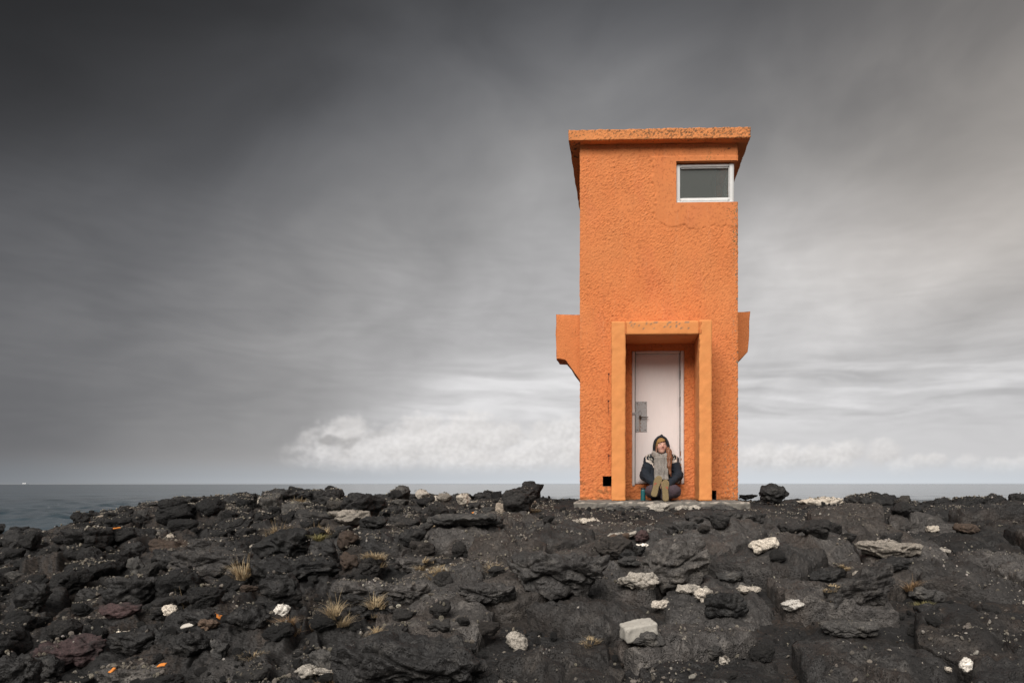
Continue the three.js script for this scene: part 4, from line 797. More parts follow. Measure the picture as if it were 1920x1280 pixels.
  ['lava_rock', 'small black rock left of the triangular rock', ['black', 0.29, -5.62, 0.145, 0.121, 0.105, -0.18, 0, 0, {}]],
  ['lava_rock', 'rough black rock above the small grey one', ['black', 0.20, -5.24, 0.153, 0.132, 0.110, 0.25, 0, 0, {}]],
  ['grey_stone', 'small grey stone left of the triangular rock', ['grey', 0.20, -4.95, 0.170, 0.080, 0.122, -0.02, 0, 0, {}]],
  ['pale_rock', 'pale knobbly rock left of the triangular rock foot', ['pale', 0.25, -4.65, 0.303, 0.141, 0.190, -0.29, 0, 0, {}]],
  ['pale_rock', 'pale crumbling rock right of the triangular rock foot', ['pale', 0.59, -4.66, 0.176, 0.067, 0.127, 0.15, 0, 0, {flat: true}]],
  ['pale_rock', 'pale rounded rock right of the crumbling one', ['pale', 0.67, -4.49, 0.131, 0.105, 0.095, -0.12, 0, 0, {}]],
  ['pale_stone', 'pale flat stone below the triangular rock', ['pale', 0.39, -4.49, 0.139, 0.065, 0.100, 0.31, 0, 0, {flat: true}]],
  ['lens_stone', 'grey lens-shaped stone on the right plates', ['grey', 0.93, -4.96, 0.213, 0.084, 0.153, 0.04, 0, 0, {flat: true}]],
  ['lava_rock', 'black lump below the grey lens-shaped stone', ['black', 0.79, -4.32, 0.282, 0.177, 0.177, -0.22, 0, 0, {}]],
  ['pale_stone', 'pale flat stone right of the black lump', ['pale', 1.03, -4.77, 0.164, 0.060, 0.118, 0.21, 0, 0, {flat: true}]],
  ['pale_stone', 'upright pale stone in the centre foreground', ['pale', -0.46, -3.90, 0.121, 0.140, 0.087, -0.06, 0.35, 0, {}]],
  ['grey_stone', 'round dark grey stone left of the concrete block', ['grey', -0.10, -3.86, 0.153, 0.087, 0.110, -0.32, 0, 0, {}]],
  ['grey_stone', 'grey stone leaning on the concrete block', ['grey', 0.25, -3.68, 0.190, 0.095, 0.136, 0.11, -0.1, 0, {}]],
  ['grey_stone', 'mottled grey stone right of the concrete block', ['grey', 0.61, -3.68, 0.095, 0.076, 0.068, -0.16, 0, 0, {}]],
  ['pale_stone', 'small pale stone beside the mottled grey one', ['pale', 0.66, -3.63, 0.062, 0.056, 0.060, 0.27, 0.3, 0, {}]],
  ['pale_stone', 'pale stone with lichen on the right plates', ['pale', 1.25, -5.23, 0.234, 0.131, 0.168, 0.01, 0.05, 0, {}]],
  ['pale_slab', 'large flat pale slab on the right', ['pale', 2.35, -5.59, 0.538, 0.178, 0.334, -0.26, 0, 0, {flat: true}]],
  ['lava_rock', 'dark lens-shaped boulder on the right plates', ['black', 1.63, -4.88, 0.294, 0.157, 0.184, 0.17, 0.1, 0, {}]],
  ['leaning_slab', 'leaning dark slab on the right', ['ash', 1.72, -4.33, 0.483, 0.284, 0.215, -0.10, 0.42, 0, {flat: true}]],
  ['lava_rock', 'black rock behind the leaning slab', ['black', 2.18, -5.08, 0.305, 0.122, 0.191, 0.34, 0, 0, {}]],
  ['pale_stone', 'whitish stone at the left of the speckled slab', ['white', 1.21, -4.34, 0.149, 0.078, 0.107, 0.07, 0, 0, {}]],
  ['speckled_slab', 'speckled grey slab below the leaning slab', ['grey', 1.48, -4.06, 0.342, 0.108, 0.213, -0.20, 0.05, 0, {flat: true}]],
  ['lava_rock', 'black rock right of the leaning slab', ['black', 2.08, -4.34, 0.187, 0.117, 0.134, 0.23, 0, 0, {}]],
  ['grey_rock', 'grey topped rock behind the green grass tuft', ['grey', 2.27, -4.75, 0.269, 0.153, 0.169, -0.03, 0, 0, {}]],
  ['pale_stone', 'pale stone at the foot of the widest skyline boulder', ['pale', 3.38, -6.95, 0.131, 0.081, 0.095, -0.30, 0.2, 0, {}]],
  ['pale_stone', 'pale stone right of the large flat pale slab', ['pale', 2.96, -5.92, 0.132, 0.064, 0.096, 0.13, 0, 0, {}]],
  ['brown_stone', 'dull brown stone below the widest skyline boulder', ['brown', 3.50, -6.54, 0.247, 0.117, 0.178, -0.14, 0, 0, {}]],
  ['pointed_stone', 'white pointed stone in the bottom right', ['white', 1.72, -3.22, 0.072, 0.075, 0.060, 0.30, 0, 0, {planes: 5, blunt: 0.1}]],
  ['pale_stone', 'small pale stone left of the white pointed one', ['pale', 1.66, -3.26, 0.039, 0.029, 0.060, 0.03, 0, 0, {}]],
];
const CATEGORY = { lava_boulder: 'boulder', lava_slab: 'rock slab', lava_dome: 'boulder' };
for (const [name, label, spec] of ROCKS) placeRock(name, label, CATEGORY[name] ?? (/slab/.test(name) ? 'rock slab' : /stone/.test(name) ? 'stone' : 'rock'), spec, 'rocks on the lava field');

const ROCK_NAMES = new Set(ROCKS.map(([n]) => n));
// ---------------------------------------------------------------- loose stones: the larger ones are pieces of the ground, the rest is gravel
{
  const r = rng(77), shapes = {}, N = 6;
  const form = (kind, k, detail) => (shapes[kind + k + '_' + detail] ??= rockGeometry(500 + k * 31, 1, 0.62 + 0.05 * k, 0.85, { detail, kind, flat: k % 3 === 1, planes: 9 + k % 3, rough: 0.75 }));
  const taken = ROCKS.map(([, , s]) => [s[1], s[2], s[3] / 2]), traced = taken.length;
  for (const [x, z] of [[-2.27, -4.08], [-2.38, -4.0], [0.20, -3.72], [0.21, -3.35], [-2.12, -3.29], [-2.31, -3.22], [-1.52, -8.2]]) taken.push([x, z, 0.14]);
  taken.push([1.22, -3.3, 0.42]);
  const spots = [];
  const put = (near, far, lo, hi, n, leftish) => {
    for (let k = 0, tries = 0; k < n && tries < n * 30; tries++) {
      const d = lerp(near, far, Math.pow(r(), 0.8)), t = leftish === 'pale' ? lerp(-0.62, 0.35, r()) : leftish === 'far' ? lerp(-0.95, -0.72, r()) : lerp(-0.93, 0.66, leftish ? Math.pow(r(), 1.9) : r()), x = t * d, z = -d, s0 = lo * Math.pow(hi / lo, Math.pow(r(), 1.6)), rim = z > -9 ? x - table([[3, -3.7], [5, -4.5], [6.3, -5.2], [8, -5.85], [9, -6.05]], d) : 9, s = rim < 0.55 ? Math.min(s0, 0.17) : t > -0.3 && d < 5 ? Math.min(s0, 0.15) : s0;
      if (baseGround(x, z) < -1.6 || flatten(x, z) > 0.35 || (Math.abs(x - 0.8) < 1.7 && z < -6.6 && z > -12.5)) continue;
      if (rim < -0.1 && leftish !== 'far') continue;
      if (taken.some(([a, b, q]) => Math.hypot(a - x, b - z) < q * 0.9 + s * 0.35)) continue;
      if (leftish === true && r() < 0.93 * smooth(-0.45, -0.12, t)) continue;
      taken.push([x, z, s / 2]); spots.push([x, z, s, d]); k++;
    }
  };
  put(2.7, 8.5, 0.14, 0.46, 190, true); put(3, 9, 0.06, 0.15, 30, false); const before = spots.length; put(7.4, 9.6, 0.08, 0.24, 80, 'pale'); spots.slice(before).forEach((s) => s.push('pale')); put(8.3, 12.5, 0.15, 0.40, 55, false); put(9, 18, 0.3, 0.6, 45, 'far');
  spots.sort((a, b) => b[2] / b[3] - a[2] / a[3]);
  spots.slice(0, 300).forEach(([x, z, s, d, tone]) => {
    const paved = x / d > -0.38 && d < 8.2, q = r() * (paved ? 0.9 : 1), kind = paved && !tone && q < 0.7 ? 'ash' : tone ? (q < 0.6 ? 'pale' : 'grey') : q < 0.76 ? 'black' : q < 0.88 ? 'grey' : q < 0.96 ? 'pale' : q < 0.99 ? 'brown' : 'red', sc = tone || kind === 'black' || kind === 'grey' || kind === 'ash' ? s : 0.45 * s;
    const m = mesh('stone', form(kind, Math.floor(r() * N), s / d > 0.045 ? 14 : 9), stoneTint[kind][(kind === 'black' ? [0, 1, 4, 1, 0, 2] : kind === 'ash' ? [0, 4, 3, 4, 0, 1] : [0, 2, 4, 0, 5, 3])[Math.floor(r() * 6)]], lavaGround);
    m.position.set(x, topOf(x, z) - sc * 0.12, z); m.scale.set(sc, sc * (0.7 + 0.4 * r()), sc); m.rotation.set((r() - 0.5) * 0.5, r() * 6.28, (r() - 0.5) * 0.5);
  });
  scene.updateMatrixWorld(true);
  const v = new THREE.Vector3();
  scene.traverse((o) => {
    if (!o.isMesh || o.isInstancedMesh || (o.parent !== lavaGround && !ROCK_NAMES.has(o.name.replace(/_\d+$/, '')))) return;
    const p = o.geometry.attributes.position;
    for (let i = 0; i < p.count; i++) { v.fromBufferAttribute(p, i).applyMatrix4(o.matrixWorld); const c = cellOf(v.x, v.z); if (c >= 0 && v.y > upper[c]) upper[c] = v.y; }
  });
  // gravel and chips
  const gravel = (name, label, kind, count, lo, hi, where, loose) => {
    const g = toCreasedNormals(rockGeometry(900 + count % 97, 1, 0.6, 0.8, { detail: 2, kind, planes: 9, blunt: 0, rough: 0.6 }), 0.35);
    const at = [], M = new THREE.Matrix4(), Q = new THREE.Quaternion(), E = new THREE.Euler(), rr = rng(count);
    for (let k = 0; k < count * 40 && at.length < count; k++) {
      const d = lerp(2.2, 13, Math.pow(rr(), 0.85)), x = lerp(-0.96, 0.7, rr()) * d, z = -d;
      if (flatten(x, z) > 0.97 || baseGround(x, z) < -1.6 || rr() > where(x, z)) continue;
      const y = loose ? topOf(x, z) : ground(x, z); if (!loose && topOf(x, z) > y + 0.02) continue; if (loose) if (y > ground(x, z) + 0.22 || Math.max(Math.abs(topOf(x, z - 0.05) - y), Math.abs(topOf(x, z + 0.05) - y), Math.abs(topOf(x + 0.05, z) - y)) > 0.045) continue;
      const s = lo * Math.pow(hi / lo, Math.pow(rr(), 2.2));
      E.set(rr() * 6, rr() * 6, rr() * 6);
      at.push(M.clone().compose(new THREE.Vector3(x, y + s * 0.1, z), Q.setFromEuler(E).clone(), new THREE.Vector3(s, s * (0.6 + 0.5 * rr()), s * (0.7 + 0.5 * rr()))));
    }
    const im = new THREE.InstancedMesh(g, stoneMat[kind], at.length); im.name = name; at.forEach((m, i) => im.setMatrixAt(i, m));
    const c = new THREE.Color(); at.forEach((m, i) => { const t = 0.45 + 0.6 * rr(); im.setColorAt(i, c.setRGB(t, t * (0.94 + 0.06 * rr()), t * (0.86 + 0.12 * rr()))); });
    stuff(im, label, 'gravel'); scene.add(im);
  };
  const low = (x, z) => smooth(0.03, -0.10, lavaDetail(x, z));
  const patchy = (x, z, o, a, b) => smooth(a, b, fbm2(x * 1.1 + o, z * 1.1, 4));
  gravel('pale_gravel', 'pale gravel and shell chips in the hollows of the lava', 'pale', 46000, 0.005, 0.034, (x, z) => { const l = smooth(0.3, -1.8, x), q = patchy(x, z, 3, -0.15 - 0.25 * l, 0.35 - 0.15 * l) * lerp(0.4, 1, l); return (q > 0.03 ? clamp(0.10 + 0.25 * l + low(x, z)) * q : 0) + 0.004 + 0.5 * smooth(-7.0, -8.0, z) * smooth(-10.2, -9.2, z) * patchy(x, z, 41, -0.3, 0.2); }, true);
  gravel('white_gravel', 'white chips scattered over the lava', 'white', 2600, 0.008, 0.035, (x, z) => patchy(x, z, 9, 0.1, 0.5) + 0.05, true);
  gravel('dark_gravel', 'black grit and small lava clinker between the rocks', 'black', 9000, 0.012, 0.08, (x, z) => 0.05 + patchy(x, z, 17, -0.1, 0.4) * lerp(0.25, 1, smooth(0.5, -2, x)));
  gravel('brown_gravel', 'brown scoria gravel in the hollows', 'brown', 9000, 0.010, 0.05, (x, z) => { const q = patchy(x, z, 29, 0, 0.4) * lerp(0.5, 1, smooth(0.5, -2, x)); return q > 0.03 ? low(x, z) * q : 0; });
}

// ================================================================ THE SLAB UNDER THE TOWER
const toWorld = (x, y, z) => tower.localToWorld(new THREE.Vector3(x, y, z));
tower.updateMatrixWorld(true);
{
  const w = 2.20, d = 3.72, h = 0.10;
  const g = roughBox(w, h, d, { step: 0.022, round: 0.014, amp: 0.018, freq: 3, fine: 0.010, seed: 41, warp: (x, y, z) => [x, y + (y > 0 ? -Math.abs(0.004 * fbm2(x * 6, z * 6, 3)) : 0), z] });
  const p = g.attributes.position, c = new Float32Array(p.count * 3);
  for (let i = 0; i < p.count; i++) {
    const x = p.getX(i), y = p.getY(i), z = p.getZ(i), t = 1 + 0.3 * fbm3(x * 5, y * 5, z * 5, 4) + 0.15 * n3(x * 60, y * 60, z * 60), k = smooth(0.1, 0.35, fbm3(x * 9 + 3, y * 14, z * 9, 4)), litEdge = smooth(0.03, 0.055, y) * smooth(-0.25, 0.2, n3(x * 12, y * 4, z * 12)) * (z > d / 2 - 0.035 || Math.abs(x) > w / 2 - 0.035 ? 1 : 0);
    for (let q = 0; q < 3; q++) c[3 * i + q] = lerp(lerp([0.17, 0.155, 0.135][q] * t, [0.075, 0.068, 0.06][q], 0.7 * k), [0.50, 0.43, 0.36][q], 0.8 * litEdge);  // pale rim line: light on the slab edge, painted into the colour
  }
  g.setAttribute('color', new THREE.BufferAttribute(c, 3));
  const m = mesh('concrete_plinth', g, new THREE.MeshStandardMaterial({ vertexColors: true, roughness: 0.92 }));
  m.position.copy(toWorld(-0.03, -h / 2 - 0.004, -0.585)); m.rotation.y = tower.rotation.y;
  tag(m, 'worn grey concrete slab under the orange lighthouse', 'slab');
  m.userData.kind = 'thing';
}
// ================================================================ THE SEATED PERSON
// distance fields meshed with surface nets
function meshField(f, [x0, y0, z0], [x1, y1, z1], h) {
  const nx = Math.ceil((x1 - x0) / h) + 1, ny = Math.ceil((y1 - y0) / h) + 1, nz = Math.ceil((z1 - z0) / h) + 1, v = new Float32Array(nx * ny * nz), at = new Int32Array(nx * ny * nz).fill(-1), pos = [], idx = [];
  for (let k = 0, q = 0; k < nz; k++) for (let j = 0; j < ny; j++) for (let i = 0; i < nx; i++, q++) v[q] = f(x0 + i * h, y0 + j * h, z0 + k * h);
  const sx = 1, sy = nx, sz = nx * ny, corner = [0, sx, sy, sx + sy, sz, sz + sx, sz + sy, sz + sx + sy], edges = [[0, 1], [2, 3], [4, 5], [6, 7], [0, 2], [1, 3], [4, 6], [5, 7], [0, 4], [1, 5], [2, 6], [3, 7]];
  for (let k = 0; k < nz - 1; k++) for (let j = 0; j < ny - 1; j++) for (let i = 0; i < nx - 1; i++) {
    const q = i + j * sy + k * sz; let px = 0, py = 0, pz = 0, n = 0;
    for (const [a, b] of edges) { const va = v[q + corner[a]], vb = v[q + corner[b]]; if (va < 0 !== vb < 0) { const t = va / (va - vb); px += (a & 1) + t * ((b & 1) - (a & 1)); py += ((a >> 1) & 1) + t * (((b >> 1) & 1) - ((a >> 1) & 1)); pz += (a >> 2) + t * ((b >> 2) - (a >> 2)); n++; } }
    if (n) { at[q] = pos.length / 3; pos.push(x0 + (i + px / n) * h, y0 + (j + py / n) * h, z0 + (k + pz / n) * h); }
  }
  for (let k = 1; k < nz - 1; k++) for (let j = 1; j < ny - 1; j++) for (let i = 1; i < nx - 1; i++) {
    const q = i + j * sy + k * sz;
    for (const [s, u, w] of [[sx, sy, sz], [sy, sz, sx], [sz, sx, sy]]) {
      const a = v[q] < 0, b = v[q + s] < 0;
      if (a !== b) { const A = at[q], B = at[q - u], C = at[q - u - w], D = at[q - w]; if (a) idx.push(A, B, C, A, C, D); else idx.push(A, C, B, A, D, C); }
    }
  }
  const g = new THREE.BufferGeometry(); g.setAttribute('position', new THREE.Float32BufferAttribute(pos, 3)); g.setIndex(idx); g.computeVertexNormals();
  return g;
}
const capsule = (x, y, z, a, b, ra, rb) => { const bx = b[0] - a[0], by = b[1] - a[1], bz = b[2] - a[2], t = clamp(((x - a[0]) * bx + (y - a[1]) * by + (z - a[2]) * bz) / (bx * bx + by * by + bz * bz)); return Math.hypot(x - a[0] - t * bx, y - a[1] - t * by, z - a[2] - t * bz) - lerp(ra, rb, t); };
const ball = (x, y, z, c, r) => { const dx = (x - c[0]) / r[0], dy = (y - c[1]) / r[1], dz = (z - c[2]) / r[2], l = Math.hypot(dx, dy, dz); return (l - 1) * Math.min(r[0], r[1], r[2]); };
const smin = (a, b, k) => { const h = Math.max(k - Math.abs(a - b), 0) / k; return Math.min(a, b) - h * h * k * 0.25; };
function paint(g, fn) { const p = g.attributes.position, c = new Float32Array(p.count * 3), o = [0, 0, 0]; for (let i = 0; i < p.count; i++) { fn(p.getX(i), p.getY(i), p.getZ(i), o); c.set(o, 3 * i); } g.setAttribute('color', new THREE.BufferAttribute(c, 3)); return g; }
{
  const person = group('person');
  person.position.copy(toWorld(0.03, 0, 0.16)); person.rotation.y = tower.rotation.y;
  tag(person, 'person in patterned navy sweater and hood seated against the door', 'person');
  // axes: x across, y up, z towards the camera, origin under the hips
  const J = { pelvis: [0, 0.10, 0.03], belly: [0, 0.25, 0.02], chest: [0, 0.46, -0.015], neck: [0, 0.61, -0.02], head: [-0.005, 0.755, 0.01],
    sh: (s) => [s * 0.165, 0.565, -0.015], el: (s) => [s * 0.235, 0.345, 0.035], wr: (s) => [s * 0.085, 0.215, 0.21], ha: (s) => [s * 0.03, 0.205, 0.25],
    hip: (s) => [s * 0.095, 0.105, 0.05], kn: (s) => [s * 0.155, 0.125, 0.40], an: (s) => (s < 0 ? [-0.115, 0.105, 0.70] : [0.0, 0.06, 0.72]) };
  // the head is turned a little towards the hair side and tipped back
  const turn = (x, y, z) => { const a = 0.20, b = -0.12, hx = x - J.head[0], hy = y - 0.70, hz = z + 0.01, x1 = hx * Math.cos(a) - hz * Math.sin(a), z1 = hx * Math.sin(a) + hz * Math.cos(a); return [J.head[0] + x1, 0.70 + hy * Math.cos(b) - z1 * Math.sin(b) * -1, -0.01 + z1 * Math.cos(b) - hy * Math.sin(b)]; };
  const headField = (X, Y, Z) => {
    const [x, y, z] = turn(X, Y, Z);
    let d = ball(x, y, z, [J.head[0], 0.775, -0.005], [0.074, 0.094, 0.092]);
    d = smin(d, ball(x, y, z, [J.head[0], 0.715, 0.028], [0.056, 0.070, 0.058]), 0.04);           // jaw
    d = smin(d, ball(x, y, z, [J.head[0], 0.668, 0.052], [0.022, 0.018, 0.020]), 0.03);            // chin
    d = smin(d, capsule(x, y, z, [J.head[0], 0.775, 0.082], [J.head[0], 0.738, 0.102], 0.007, 0.012), 0.014); // nose
    for (const s of [-1, 1]) {
      d = smin(d, ball(x, y, z, [J.head[0] + s * 0.036, 0.735, 0.062], [0.022, 0.020, 0.018]), 0.03);   // cheek
      d = Math.max(d, -ball(x, y, z, [J.head[0] + s * 0.030, 0.778, 0.096], [0.019, 0.011, 0.012]));    // eye hollow
      d = smin(d, ball(x, y, z, [J.head[0] + s * 0.030, 0.776, 0.076], [0.015, 0.011, 0.012]), 0.006);  // closed lid
      d = smin(d, ball(x, y, z, [J.head[0] + s * 0.075, 0.757, -0.008], [0.010, 0.030, 0.018]), 0.008); // ear
    }
    d = smin(d, capsule(x, y, z, [J.head[0] - 0.018, 0.705, 0.078], [J.head[0] + 0.018, 0.705, 0.078], 0.007, 0.007), 0.008);
    d = Math.max(d, -capsule(x, y, z, [J.head[0] - 0.020, 0.7055, 0.088], [J.head[0] + 0.020, 0.7055, 0.088], 0.0022, 0.0022));
    return smin(d, capsule(X, Y, Z, [0, 0.59, -0.025], [0, 0.70, -0.012], 0.052, 0.050), 0.03);
  };
  const skin = (X, Y, Z, o) => {
    const [x, y, z] = Y > 0.62 ? turn(X, Y, Z) : [X, Y, Z];
    const t = 1 + 0.06 * fbm3(x * 30, y * 30, z * 30, 3); o[0] = 0.56 * t; o[1] = 0.315 * t; o[2] = 0.235 * t;
    const dx = x - J.head[0];
    if (y > 0.64 && z > 0.03) {
      const lip = smooth(0.013, 0.009, Math.abs(y - 0.7055)) * smooth(0.026, 0.018, Math.abs(dx)), lash = smooth(0.0075, 0.004, Math.abs(y - 0.769 + 40 * (Math.abs(dx) - 0.03) ** 2)) * smooth(0.018, 0.013, Math.abs(Math.abs(dx) - 0.03)), brow = smooth(0.009, 0.005, Math.abs(y - 0.797 - 0.05 * (Math.abs(dx) - 0.03))) * smooth(0.021, 0.015, Math.abs(Math.abs(dx) - 0.032)), cheek = smooth(0.030, 0.010, Math.hypot(Math.abs(dx) - 0.040, y - 0.735)), nose = smooth(0.018, 0.006, Math.hypot(dx, y - 0.738)) * (z > 0.09 ? 1 : 0);
      for (const [k, c] of [[0.5 * Math.max(cheek, nose), [0.52, 0.20, 0.155]], [0.8 * lip, [0.38, 0.13, 0.11]], [0.85 * lash, [0.10, 0.05, 0.035]], [0.85 * brow, [0.20, 0.095, 0.055]]]) for (let q = 0; q < 3; q++) o[q] = lerp(o[q], c[q], k);
    }
  };
  const limbs = (x, y, z, fat) => {
    let d = Math.min(capsule(x, y, z, J.pelvis, J.belly, 0.125, 0.115), 9);
    d = smin(d, capsule(x, y, z, J.belly, J.chest, 0.115, 0.125), 0.05);
    for (const s of [-1, 1]) { d = smin(d, capsule(x, y, z, [0, 0.54, -0.02], J.sh(s), 0.06, 0.055), 0.05); d = smin(d, capsule(x, y, z, J.sh(s), J.el(s), 0.048, 0.038), 0.03); d = smin(d, capsule(x, y, z, J.el(s), J.wr(s), 0.038, 0.027), 0.02); d = smin(d, capsule(x, y, z, J.hip(s), J.kn(s), 0.080, 0.058), 0.04); d = smin(d, capsule(x, y, z, J.kn(s), J.an(s), 0.056, 0.038), 0.03); }
    return d - fat;
  };
  const hand = (s) => (x, y, z) => {
    const w = J.wr(s), p = J.ha(s); let d = smin(capsule(x, y, z, w, p, 0.026, 0.026), ball(x, y, z, p, [0.034, 0.022, 0.040]), 0.015);
    for (let f = 0; f < 4; f++) { const L = [0.9, 1, 0.95, 0.75][f], a = [p[0] - s * 0.005, p[1] + 0.022 - 0.015 * f, p[2] + 0.020], b = [a[0] - s * 0.035 * L, a[1] - 0.004, a[2] + 0.022 * L], c = [b[0] - s * 0.030 * L, b[1] - 0.012, b[2] - 0.010]; d = smin(d, capsule(x, y, z, a, b, 0.0095, 0.009), 0.006); d = smin(d, capsule(x, y, z, b, c, 0.009, 0.0075), 0.004); }
    return smin(d, capsule(x, y, z, [p[0], p[1] + 0.025, p[2] - 0.005], [p[0] - s * 0.035, p[1] + 0.042, p[2] + 0.015], 0.011, 0.009), 0.008);
  };
  const nonIdx = (g) => { const q = g.toNonIndexed(); return q; };
  const body = [meshField((x, y, z) => smin(limbs(x, y, z, -0.006), capsule(x, y, z, [0, 0.55, -0.02], [0, 0.66, -0.02], 0.055, 0.048), 0.03), [-0.36, -0.03, -0.16], [0.36, 0.70, 0.80], 0.014), meshField(headField, [-0.11, 0.60, -0.13], [0.10, 0.90, 0.14], 0.0042)];
  for (const s of [-1, 1]) body.push(meshField(hand(s), [Math.min(J.wr(s)[0], -s * 0.07) - 0.05, 0.13, 0.14], [Math.max(J.wr(s)[0], -s * 0.07) + 0.05, 0.29, 0.33], 0.004));
  mesh('body', mergeGeometries(body.map((g) => nonIdx(paint(g, skin)))), new THREE.MeshPhysicalMaterial({ vertexColors: true, roughness: 0.6 }), person);
  // sweater with knitted yoke
  const sweater = (x, y, z) => {
    let d = smin(capsule(x, y, z, [0, 0.12, 0.03], J.belly, 0.150, 0.150), capsule(x, y, z, J.belly, [0, 0.47, -0.01], 0.150, 0.150), 0.05);
    for (const s of [-1, 1]) { d = smin(d, capsule(x, y, z, [s * 0.02, 0.575, -0.015], J.sh(s), 0.072, 0.074), 0.05); d = smin(d, capsule(x, y, z, J.sh(s), J.el(s), 0.076, 0.068), 0.025); d = smin(d, capsule(x, y, z, J.el(s), J.wr(s), 0.068, 0.046), 0.02); }
    d = Math.max(d, -(y - 0.10) - 0.03 * n3(x * 6, 1, z * 6));
    const fold = 0.006 * n3(x * 9 + y * 16, y * 9, z * 14) + 0.003 * n3(x * 26, y * 26, z * 26);
    return Math.max(d + fold, -(z + 0.157));
  };
  const yoke = (x, y, z, o) => {
    const t = 1 + 0.2 * n3(x * 60, y * 60, z * 60) + 0.15 * n3(x * 8, y * 8, z * 8); o[0] = 0.0105 * t; o[1] = 0.0150 * t; o[2] = 0.0230 * t;
    const q = Math.hypot(x * 0.95, (y - 0.66) * 0.95, z * 0.9), a = Math.atan2(x, z + 0.06) * 7.5, tri = Math.abs(((a / 3.1416) % 1 + 1) % 1 * 2 - 1), tri2 = Math.abs(((a / 3.1416 * 2) % 1 + 1) % 1 * 2 - 1);
    const zig = q + 0.040 * tri, z1 = Math.abs(zig - 0.232) < 0.0105 && y > 0.40, dots = Math.abs(q - 0.168) < 0.008 && tri2 > 0.45 && y > 0.42, dots2 = Math.abs(q - 0.190) < 0.006 && tri2 < 0.5 && y > 0.42, black = q < 0.205 && q > 0.15;
    if (black) { o[0] *= 0.6; o[1] *= 0.5; o[2] *= 0.45; }
    if (z1) { o[0] = 0.60; o[1] = 0.52; o[2] = 0.45; } else if (dots || dots2) { o[0] = 0.36; o[1] = 0.33; o[2] = 0.28; }
  };
  const wool = new THREE.MeshPhysicalMaterial({ vertexColors: true, roughness: 0.95 });
  mesh('sweater', nonIdx(paint(meshField(sweater, [-0.36, 0.06, -0.19], [0.36, 0.70, 0.33], 0.0074), yoke)), wool, person);
  const cloth = new THREE.MeshStandardMaterial({ vertexColors: true, roughness: 0.95 });
  const tone = (c, n = 0.2, f = 50) => (x, y, z, o) => { const t = 1 + n * n3(x * f, y * f, z * f) + 0.1 * n3(x * 9, y * 9, z * 9); for (let q = 0; q < 3; q++) o[q] = c[q] * t; };
  // hood with a knot on top
  const hood = (x, y, z) => {
    let d = smin(ball(x, y, z, [-0.002, 0.785, -0.015], [0.104, 0.126, 0.118]), capsule(x, y, z, [0, 0.74, -0.02], [0.005, 0.60, -0.03], 0.112, 0.135), 0.05);
    d = smin(d, ball(x, y, z, [0.006, 0.913, -0.01], [0.018, 0.016, 0.018]), 0.012);
    d = Math.max(d, -ball(x, y, z, [-0.006, 0.762, 0.085], [0.083, 0.122, 0.16]));
    d = Math.max(d, -capsule(x, y, z, [-0.005, 0.70, 0.10], [-0.002, 0.58, 0.13], 0.075, 0.092));
    d = Math.max(d, 0.545 - y);
    return Math.max(d, -(z + 0.150)) + 0.003 * n3(x * 14, y * 10, z * 14);
  };
  mesh('hood', nonIdx(paint(meshField(hood, [-0.17, 0.53, -0.18], [0.17, 0.95, 0.14], 0.0064), tone([0.0105, 0.0130, 0.0190]))), wool, person);
  const band = (x, y, z) => { const d = ball(x, y, z, [J.head[0], 0.782, -0.006], [0.083, 0.104, 0.101]); return Math.max(d, Math.min(Math.max(0.812 - y + 0.3 * (x - J.head[0]) , -99), Math.max(x - J.head[0] + 0.052 - 0.25 * (0.80 - y), 0.70 - y)), -headField(x, y, z)) + 0.002 * n3(x * 40, y * 40, z * 40); };
  mesh('headband', nonIdx(paint(meshField(band, [-0.11, 0.68, -0.13], [0.10, 0.90, 0.13], 0.0045), tone([0.30, 0.165, 0.055]))), cloth, person);
  // grey scarf: wrapped loop and hanging end
  const scarf = (x, y, z) => {
    const a = Math.atan2(z - 0.02, x), R = 0.098, cy = 0.628 - 0.030 * Math.max(0, Math.sin(a)) ** 2 + 0.012 * Math.cos(a * 2), q = Math.hypot(Math.hypot(x, (z - 0.025) * 0.95) - R, (y - cy) * 0.78);
    let d = q - 0.042 + 0.006 * n3(x * 14, y * 40, z * 14);
    const V = Math.abs(x + 0.004) - 0.030 * smooth(0.62, 0.67, y); if (z > 0.05) d = Math.max(d, -V * 1.2 - 0.004);
    const hx = 0.084 + 0.012 * (0.6 - y), fold = 0.009 * n3(x * 24 + 3, y * 3.5, 1) + 0.004 * n3(x * 40, y * 9, z * 9), zc = 0.152 + 0.035 * smooth(0.58, 0.40, y) + 0.02 * smooth(0.36, 0.28, y);
    const bx = Math.abs(x + 0.012 - 0.01 * n3(1, y * 4, 0)) - hx, by = Math.abs(y - 0.44) - 0.145, bz = Math.abs(z - zc + fold) - 0.014;
    const e = Math.hypot(Math.max(bx, 0), Math.max(by, 0), Math.max(bz, 0)) + Math.min(Math.max(bx, by, bz), 0) - 0.010;
    return smin(d, e, 0.02) + 0.0022 * n3(x * 60, y * 60, z * 60);
  };
  mesh('scarf', nonIdx(paint(meshField(scarf, [-0.18, 0.26, -0.14], [0.18, 0.72, 0.25], 0.0064), (x, y, z, o) => { const t = 1 + 0.28 * n3(x * 70, y * 45, z * 50) + 0.2 * n3(x * 16, y * 5, z * 9); o[0] = 0.235 * t; o[1] = 0.212 * t; o[2] = 0.190 * t; })), cloth, person);
